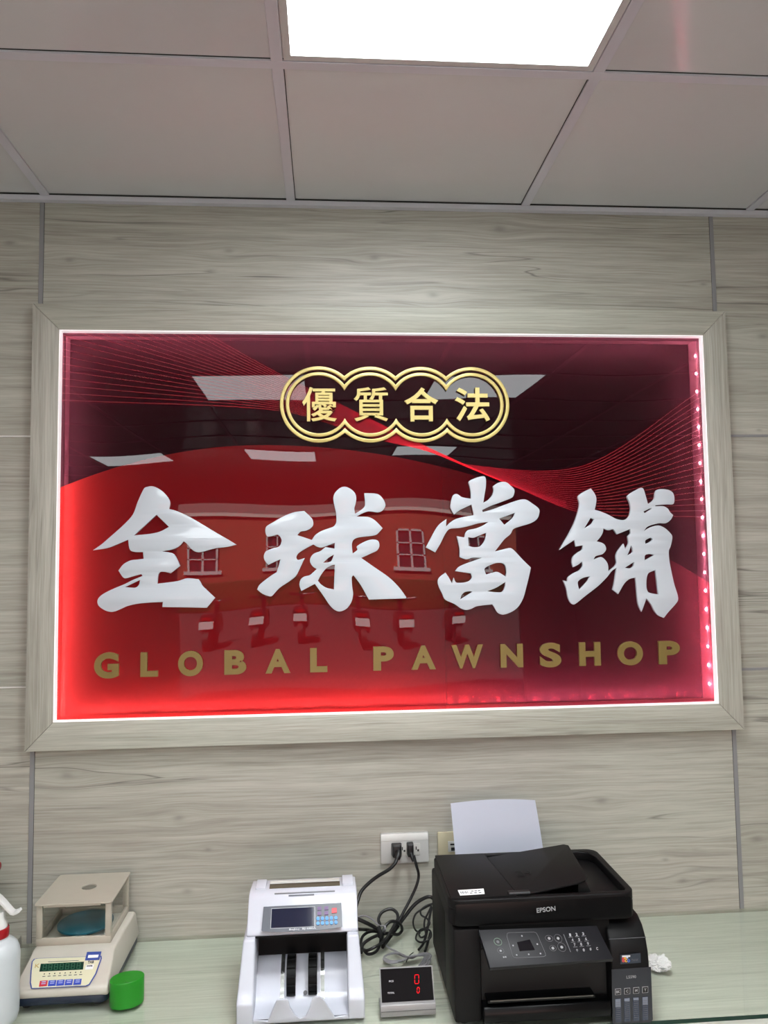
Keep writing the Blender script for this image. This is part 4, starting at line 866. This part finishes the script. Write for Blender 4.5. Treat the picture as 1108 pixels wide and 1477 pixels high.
# scanner lid with feeder cover at left and sunken output bay at right
PZ = .240
bm = prism(rrect(.2315, .6070, -.4375, -.1985, .026, 8), .190, .222, 'z', .003)
bm2 = prism([(-.4375, .220), (-.4375, .233), (-.431, PZ), (-.2, PZ), (-.1985, .220)], .2315, .365, 'x', .0)
lidm = mesh('scanner_lid', bm, M_PB, prn)
def lid_profile(loops, z0, z1, m, nm, r=.0015, par=lidm):
    b = flat_shape(loops, z1-z0, r, 2)
    for v in b.verts: v.co = Vector((v.co.x, v.co.z, z1 - v.co.y))
    for v in b.verts: v.co.z = z0 + (z1 - v.co.z) if False else v.co.z
    bmesh.ops.recalc_face_normals(b, faces=b.faces); return mesh(nm, b, m, par, sharp=50)
outer = rrect(.2315, .6070, -.4375, -.1985, .026, 8)
bay = [(.372, -.423), (.577, -.423)] + [(.585 + .008*math.cos(t), -.413 + .010*math.sin(t)) for t in (-1.2, -.6, 0)] + [(.592, -.245), (.583, -.222), (.560, -.213), (.352, -.213)]
lid_profile([outer, bay], .2215, PZ, M_PB, 'lid_rim', .0022)
mesh('feeder_cover', prism([(.236, -.430), (.3675, -.430), (.3465, -.2055), (.236, -.2055)], PZ-.001, PZ+.0025, 'z', .0012), M_PB, prn)
# document tray, lifted towards the right
tl_, tr_, br_, bl_ = Vector((.3525, -.223, .236)), Vector((.541, -.2090, .2535)), Vector((.521, -.4115, .2535)), Vector((.3735, -.4255, .236))
tn = Vector((-.09, 0, 1)).normalized()
cr = [bl_, bl_ + (br_-bl_)*.85, br_ + (bl_-br_)*.05 + (tr_-br_)*.02, br_ + (tr_-br_)*.10, tr_ + (br_-tr_)*.05, tr_ + (tl_-tr_)*.05, tl_]
mesh('document_tray', bev(quad_slab(cr, tn, .0035), .0008, 2, .4), M_PB, prn)
tw = mesh('tray_support', hexa([(.50, -.405, .2225), (.530, -.405, .2225), (.530, -.23, .2225), (.50, -.23, .2225), (.50, -.405, .2505), (.515, -.405, .2525), (.53, -.23, .2525), (.50, -.23, .2505)]), M_PD, prn, smooth=False)
mesh('edge_guide', box(.352, .396, -.425, -.4135, .2405, .2455, .001), M_PD, prn); mesh('edge_guide_lip', box(.3535, .395, -.4275, -.4245, .2425, .2465, .0008), mat('guide_grey', (70, 72, 74), .4), prn)
b = text_on('\u25A4\u2192', (.392, -.345, .2430), (.424, -.343, .2458), (.390, -.318, .2428), tn, .0006, .0); mesh('tray_marks', b, M_PD, prn, smooth=False)
mesh('sticker', quad_slab([(.2560, -.4205, PZ+.0024), (.3055, -.4185, PZ+.0024), (.3085, -.3935, PZ+.0024), (.2555, -.3955, PZ+.0024)], (0, 0, 1), .0005), M_PAPERW, prn, smooth=False)
b = bmesh.new()
for i, w_ in enumerate((1.2, .6, 1.6, .5, .9, 1.4, .6, 1.0)): join(b, box(.259+i*.0020, .259+i*.0020+w_*.0009, -.4125, -.4030, PZ+.0028, PZ+.0031))
for i in range(3): join(b, box(.281+i*.007, .286+i*.007, -.4045, -.4015, PZ+.0028, PZ+.0031)); join(b, box(.277+i*.009, .282+i*.009, -.4135, -.4105, PZ+.0028, PZ+.0031))
mesh('sticker_print', b, M_INKD, prn, smooth=False)
mesh('lettering', text_on('EPSON', (.4045, -.4383, .2105), (.4420, -.4383, .2130), (.4040, -.4383, .2195), (0, -1, 0), .0003, .015), mat('letter_silver', (176, 178, 180), .35, metal=.3), prn, smooth=False)
mesh('lid_front', prism(rrect(.243, .5955, .193, .2335, .004), -.4382, -.437, 'y', .0003), M_PG, prn)
# tilted control panel
CT, CB_ = Vector((0, -.4415, .1865)), Vector((0, -.500, .1455)); CU = (CT-CB_).normalized(); CN = Vector((0, -CU.z, CU.y)); cf = face_pt(CB_ + CN*.0, CN)
A4 = [cf(707, 1396), cf(885, 1383), cf(861, 1335), cf(690, 1341)]
pan = mesh('control_panel', bev(quad_slab([p - CN*.010 for p in A4], CN, .010), .0012, 2, .4), M_PANELP, prn)
def cpt(cx, cy): return cf(640 + cx/3.4625, 1290 + cy/3.4625) + CN*.0001
def on_cp(nm, pts, m, h=.0003, par=pan, lift=0): return mesh(nm, quad_slab([cpt(*p) + CN*lift for p in pts], CN, h), m, par, smooth=False)
def outline(ptsf, w_, m, nm):   # thin closed line on the panel
    b = bmesh.new(); P_ = [cpt(*p) for p in ptsf]
    for i in range(len(P_)):
        A, B = P_[i], P_[(i+1) % len(P_)]; d = (B-A).normalized(); s = d.cross(CN)*w_/2; join(b, quad_slab([A-s-d*w_/3, B-s+d*w_/3, B+s+d*w_/3, A+s-d*w_/3], CN, .00035))
    return mesh(nm, b, m, pan, smooth=False)
def circ(cx, cy, rx, ry, n_=20): return [(cx + rx*math.cos(2*math.pi*k/n_) + .28*ry*math.sin(2*math.pi*k/n_), cy + ry*math.sin(2*math.pi*k/n_)) for k in range(n_)]
outline([(318, 195), (328, 192), (450, 188), (462, 192), (470, 205), (508, 295), (510, 306), (500, 311), (365, 318), (352, 316), (345, 308), (316, 210)], .0006, M_ICOND, 'screen_outline')
on_cp('screen', [(366, 240), (430, 226), (456, 278), (380, 284)], mat('panel_lcd', (14, 12, 18), .1), .0004)
outline(circ(271, 237, 19, 18), .0009, mat('icon_green', (96, 120, 100), .5), 'power_button'); on_cp('button_icon', circ(271, 237, 7, 7, 10), M_ICOND, .0004)
outline(circ(285, 282, 16, 14), .0005, M_ICOND, 'button'); on_cp('button_icon', circ(285, 282, 6, 5, 8), M_ICON, .0004)
for cx, cy, rx, ry in ((527, 220, 19, 15), (572, 220, 19, 20), (546, 269, 16, 14), (590, 264, 20, 22)):
    outline(circ(cx, cy, rx, ry), .0005, M_ICOND, 'button'); on_cp('button_icon', circ(cx, cy, 7, 7, 8), M_ICON, .0004)
for cx, cy in ((391, 208), (347, 256), (468, 249), (425, 300), (365, 303), (484, 296), (300, 314), (310, 313)): on_cp('panel_mark', circ(cx, cy, 4, 4, 8), M_ICON, .0004)
on_cp('divider', [(598, 200), (601, 200), (636, 288), (633, 288)], M_ICOND, .0004)
keys = [('1', 633, 203), ('2', 665, 200), ('3', 698, 197), ('4', 645, 228), ('5', 678, 226), ('6', 712, 222), ('7', 656, 252), ('8', 688, 249), ('9', 722, 246), ('*', 668, 280), ('0', 701, 278), ('#', 735, 274), ('C', 768, 271)]
for ch, x, y in keys: mesh('key_label', text_on(ch, cpt(x-4, y+7), cpt(x+5, y+7), cpt(x-7, y-7), CN, .0003, .03), M_ICON, pan, smooth=False)
b = bmesh.new()
for ch, x, y in keys[:9]: join(b, quad_slab([cpt(x-9, y+10), cpt(x+12, y+9), cpt(x+13, y+12), cpt(x-8, y+13)], CN, .0003))
mesh('key_captions', b, M_ICOND, pan, smooth=False)
# ink tank block at right
bm = prism([(-.325, .186), (-.402, .184), (-.425, .173), (-.440, .155), (-.449, .132), (-.4515, .110), (-.4515, .006), (-.325, .006)], .5465, .6225, 'x')
bev(bm, .004, 3, .6); tank = mesh('ink_tank', bm, M_PB, prn)
TY = -.4516
def tpt(cx, cy): return aty(860 + cx/4.468, 1280 + cy/4.468, TY)
def on_tank(nm, pts, m, h=.0006, lift=0): return mesh(nm, quad_slab([tpt(*p) + Vector((0, -lift, 0)) for p in pts], (0, -1, 0), h), m, tank, smooth=False)
on_tank('tank_front', [(100, 528), (352, 512), (365, 850), (350, 868), (112, 880), (105, 870)], mat('tank_grey', (40, 42, 48), .3), .0008)
M_TW = mat('tank_window', (62, 68, 82), .2, spec=.5); M_TI = mat('tank_ink', (112, 118, 132), .3)
for x, fill in ((120, .35), (178, .12), (236, .10), (295, .33)):
    y0 = 716 - (x-120)*.07
    w4 = [(x, y0), (x+37, y0-3), (x+40, y0+148), (x+3, y0+151)]
    wn = on_tank('ink_window', w4, M_TW, .0012, .0003)
    mesh('ink_level', quad_slab([tpt(*p) + Vector((0, -.0016, 0)) for p in [(x+2, y0+2), (x+35, y0-1), (x+36, y0+150*fill), (x+3, y0+152*fill)]], (0, -1, 0), .0003), M_TI, tank, smooth=False)
    b = bmesh.new()
    for j in range(9): join(b, quad_slab([tpt(*p) + Vector((0, -.0020, 0)) for p in [(x+6, y0+22+j*13), (x+32, y0+20+j*13), (x+32, y0+22+j*13), (x+6, y0+24+j*13)]], (0, -1, 0), .0002))
    mesh('window_marks', b, M_ICOND, tank, smooth=False)
for ch, x in (('BK', 121), ('C', 180), ('M', 238), ('Y', 296)):
    y0 = 652 - (x-121)*.075
    on_tank('colour_label', [(x, y0), (x+38, y0-3), (x+38, y0+37), (x, y0+40)], M_ICON, .0003, .0009)
    mesh('colour_label_face', quad_slab([tpt(*p) + Vector((0, -.0013, 0)) for p in [(x+3, y0+3), (x+35, y0), (x+35, y0+34), (x+3, y0+37)]], (0, -1, 0), .0002), M_PD, tank, smooth=False)
    ins = 6 if len(ch) == 2 else 11
    mesh('colour_letter', text_on(ch, tpt(x+ins, y0+28), tpt(x+38-ins, y0+26), tpt(x+ins, y0+10), (0, -1, 0), .0017, .035), M_ICON, tank, smooth=False)
mesh('lettering', text_on('L5590', tpt(195, 586), tpt(256, 582), tpt(195, 568), (0, -1, 0), .0012, .0), M_ICON, tank, smooth=False)
bd = on_tank('ink_badge', [(153, 432), (284, 420), (286, 482), (155, 492)], mat('badge_slate', (46, 52, 62), .3), .0006, .0012)
for (x, y, w_, h_, cc) in ((165, 436, 52, 10, (220, 220, 225)), (166, 450, 10, 10, (220, 60, 60)), (178, 447, 12, 12, (230, 170, 50)), (192, 446, 12, 9, (190, 200, 220))):
    mesh('badge_print', quad_slab([tpt(*p) + Vector((0, -.0019, 0)) for p in [(x, y+h_), (x+w_, y+h_-2), (x+w_, y-2), (x, y)]], (0, -1, 0), .0003), mat('badge_%d_%d' % (x, y), cc, .4), tank, smooth=False)
for ch, x, cc in (('e', 165, (200, 70, 80)), ('c', 182, (220, 170, 60)), ('o', 199, (70, 110, 200))):
    mesh('badge_letter', text_on(ch, tpt(x, 480), tpt(x+17, 478), tpt(x, 460), (0, -1, 0), .0022, .03), mat('badge_letter_'+ch, cc, .4), tank, smooth=False)
mesh('badge_letter', text_on('TANK', tpt(225, 474), tpt(270, 471), tpt(225, 459), (0, -1, 0), .0022, .0), M_ICOND, tank, smooth=False)
mesh('tank_seam', box(.5468, .6222, -.4414, -.4400, .1545, .1552), M_ICOND, tank, smooth=False)
# paper exit under the panel
mesh('output_slot', box(.294, .545, -.424, -.34, .032, .140), M_PD, prn, smooth=False)
mesh('output_tray', box(.300, .512, -.452, -.40, .052, .0575, .0012), M_PG, prn); mesh('output_tray_edge', box(.305, .508, -.4530, -.4516, .0555, .0580, .0004), mat('tray_edge', (78, 76, 70), .3), prn)
mesh('lower_tray', prism([(-.425, .012), (-.450, .014), (-.455, .030), (-.450, .044), (-.425, .046)], .292, .543, 'x', .003), M_PG, prn)
# rear paper support, and the sheet in it
mesh('paper_support', hexa([(.275, -.104, .12), (.545, -.104, .12), (.545, -.098, .12), (.275, -.098, .12), (.285, -.090, .185), (.535, -.090, .185), (.535, -.085, .185), (.285, -.085, .185)]), M_PB, prn, smooth=False)
M_SHEET = mat('paper_white', (222, 224, 236), 0.6, mottled=0.005)
b = bmesh.new(); grid = []
for j in range(15):
    t = j/14; row = []
    for i in range(21):
        s = i/20; z = .165 + .142*t + .013*t*math.sin(math.pi*(.06+.88*s)); y = -.112 + .055*t - .016*math.sin(math.pi*s)*t - .004*math.sin(math.pi*t)
        x = (.300 - .003*t) + (.216 - .004*t)*s; row.append(b.verts.new((x, y, z)))
    grid.append(row)
for j in range(14):
    for i in range(20): b.faces.new((grid[j][i], grid[j][i+1], grid[j+1][i+1], grid[j+1][i]))
r_ = bmesh.ops.solidify(b, geom=list(b.faces), thickness=.0003)
tag(mesh('paper_sheet', b, M_SHEET, None, (.41, -.10, .165)), 'white sheet of paper standing in the back of the printer', 'paper')

# ------------------------------------------------------------------ crumpled tissue
M_TIS = mat('tissue_white', (212, 211, 209), 0.8)
b = bmesh.new(); bmesh.ops.create_icosphere(b, subdivisions=5, radius=1)
from mathutils import noise as NZ_
for v in b.verts:
    d = v.co.normalized(); r_ = 1 + .35*NZ_.noise(d*1.7) + .45*abs(NZ_.noise(d*3.2 + Vector((4, 1, 2)))) - .42*abs(NZ_.noise(d*6 + Vector((1, 7, 3))))
    v.co = d*r_
    v.co = Vector((v.co.x*.017 + .008*v.co.z, v.co.y*.025, max(0, (v.co.z+.8)*.0105)))
tc_ = atz(952, 1395, .0)
xform(b, Matrix.Translation((tc_.x - .002, tc_.y, 0)) @ Matrix.Rotation(.5, 4, 'Z'))
tag(mesh('tissue', b, M_TIS, None, (tc_.x, tc_.y, 0), sharp=24), 'crumpled white tissue on the glass right of the printer', 'tissue')

# ================================================================== street outside, seen in the sign's reflection
M_BRICK = bpy.data.materials.new('red_brick'); M_BRICK.use_nodes = True
nt = M_BRICK.node_tree; bk = nt.nodes.new('ShaderNodeTexBrick'); tc = nt.nodes.new('ShaderNodeTexCoord'); mp = nt.nodes.new('ShaderNodeMapping')
mp.inputs['Rotation'].default_value = (math.radians(90), 0, 0); bk.inputs['Scale'].default_value = 4.0
bk.inputs['Color1'].default_value = lin((176, 84, 60)); bk.inputs['Color2'].default_value = lin((158, 70, 52)); bk.inputs['Mortar'].default_value = lin((190, 150, 130)); bk.inputs['Mortar Size'].default_value = .012
nt.links.new(tc.outputs['Object'], mp.inputs[0]); nt.links.new(mp.outputs[0], bk.inputs['Vector']); nt.links.new(bk.outputs['Color'], nt.nodes['Principled BSDF'].inputs['Base Color'])
nt.nodes['Principled BSDF'].inputs['Roughness'].default_value = .85
M_STONE = mat('coping_white', (225, 222, 215), .7); M_WIN = mat('window_frame_white', (225, 228, 230), .5); M_DGL = mat('window_dark_glass', (52, 62, 70), .1)
M_ROAD = mat('asphalt', (70, 70, 72), .85); M_HEDGE = mat('hedge_green', (40, 66, 30), .9); M_SCOOT = mat('scooter_dark', (26, 26, 30), .3); M_PLT = mat('plate_white', (235, 235, 235), .5); M_ROOF = mat('roof_grey', (120, 112, 110), .8)
G0 = -ZC - .10                  # street level relative to the counter
struct('floor_street', box(-34, 34, -42, YB-.1, G0-.1, G0), M_ROAD, 'asphalt street outside the shop', 'street')
FYD = -33.0
bd_ = thing('brick_building', (0, FYD, G0), 'red brick building with white windows, seen only in the reflection', 'building')
mesh('wall', box(-24, 24, FYD-6, FYD, G0, 3.1), M_BRICK, bd_, smooth=False)
mesh('coping', box(-24.1, 24.1, FYD-.2, FYD+.12, 3.1, 3.25), M_STONE, bd_, smooth=False)
mesh('roof', prism([(FYD+.1, 3.25), (FYD-6, 3.25), (FYD-6, 5.8), (FYD-3, 6.0)], -24, 24, 'x'), M_ROOF, bd_, smooth=False)
for k in range(12):
    x = -18 + k*3.1
    wf = bmesh.new()
    for q in ((x-.55, x-.47, .75, 2.3), (x+.47, x+.55, .75, 2.3), (x-.55, x+.55, 2.22, 2.3), (x-.04, x+.04, .75, 2.3), (x-.55, x+.55, 1.22, 1.27), (x-.55, x+.55, 1.7, 1.75), (x-.7, x+.7, .60, .75)):
        join(wf, box(q[0], q[1], FYD, FYD+.1, q[2], q[3]))
    w_ = mesh('window', wf, M_WIN, bd_, smooth=False); mesh('pane', box(x-.5, x+.5, FYD+.005, FYD+.03, .75, 2.26), M_DGL, w_, smooth=False)
tag(mesh('hedge', box(-20, 20, -31.2, -30.2, G0, .30, .1, 2), M_HEDGE, None, (0, -30.7, G0)), 'low clipped hedge before the brick building, seen only in the reflection', 'hedge')
sc0 = None
for i in range(9):
    x = -6.0 + i*1.1 + .15*math.sin(i*2.3); y = -15.6 + .1*math.cos(i*3)
    if sc0 is None:
        sc0 = thing('scooter', (x, y, G0), 'dark parked scooter with a white number plate, seen only in the reflection', 'scooter', 'scooters parked across the street')
        b = prism([(y-.8, G0+.28), (y-.55, G0+.62), (y-.3, G0+.75), (y+.45, G0+.78), (y+.75, G0+.66), (y+.7, G0+.5), (y+.2, G0+.3), (y-.3, G0+.3)], x-.17, x+.17, 'x', .05, 2)
        mesh('body', b, M_SCOOT, sc0)
        for yy in (y-.62, y+.60):
            b = bmesh.new(); bmesh.ops.create_cone(b, cap_ends=True, segments=20, radius1=.24, radius2=.24, depth=.12); xform(b, Matrix.Translation((x, yy, G0+.24)) @ Matrix.Rotation(math.radians(90), 4, 'Y')); mesh('wheel', b, M_RUB, sc0)
        mesh('handlebar', tube([(x-.33, y-.5, G0+1.03), (x, y-.56, G0+1.0), (x+.33, y-.5, G0+1.03)], .03, 8), M_SCOOT, sc0); mesh('front_column', tube([(x, y-.68, G0+.3), (x, y-.56, G0+1.02)], .05, 8, 2), M_SCOOT, sc0)
        mesh('number_plate', box(x-.15, x+.15, y+.76, y+.78, G0+.48, G0+.64), M_PLT, sc0, smooth=False); mesh('tail_light', box(x-.1, x+.1, y+.745, y+.77, G0+.67, G0+.73), mat('tail_red', (200, 30, 20), .3), sc0, smooth=False)
    else:
        r = sc0.copy(); COL.objects.link(r); r.location = (x, y, G0+ZC)
        for ch in list(sc0.children):
            c_ = ch.copy(); COL.objects.link(c_); c_.parent = r
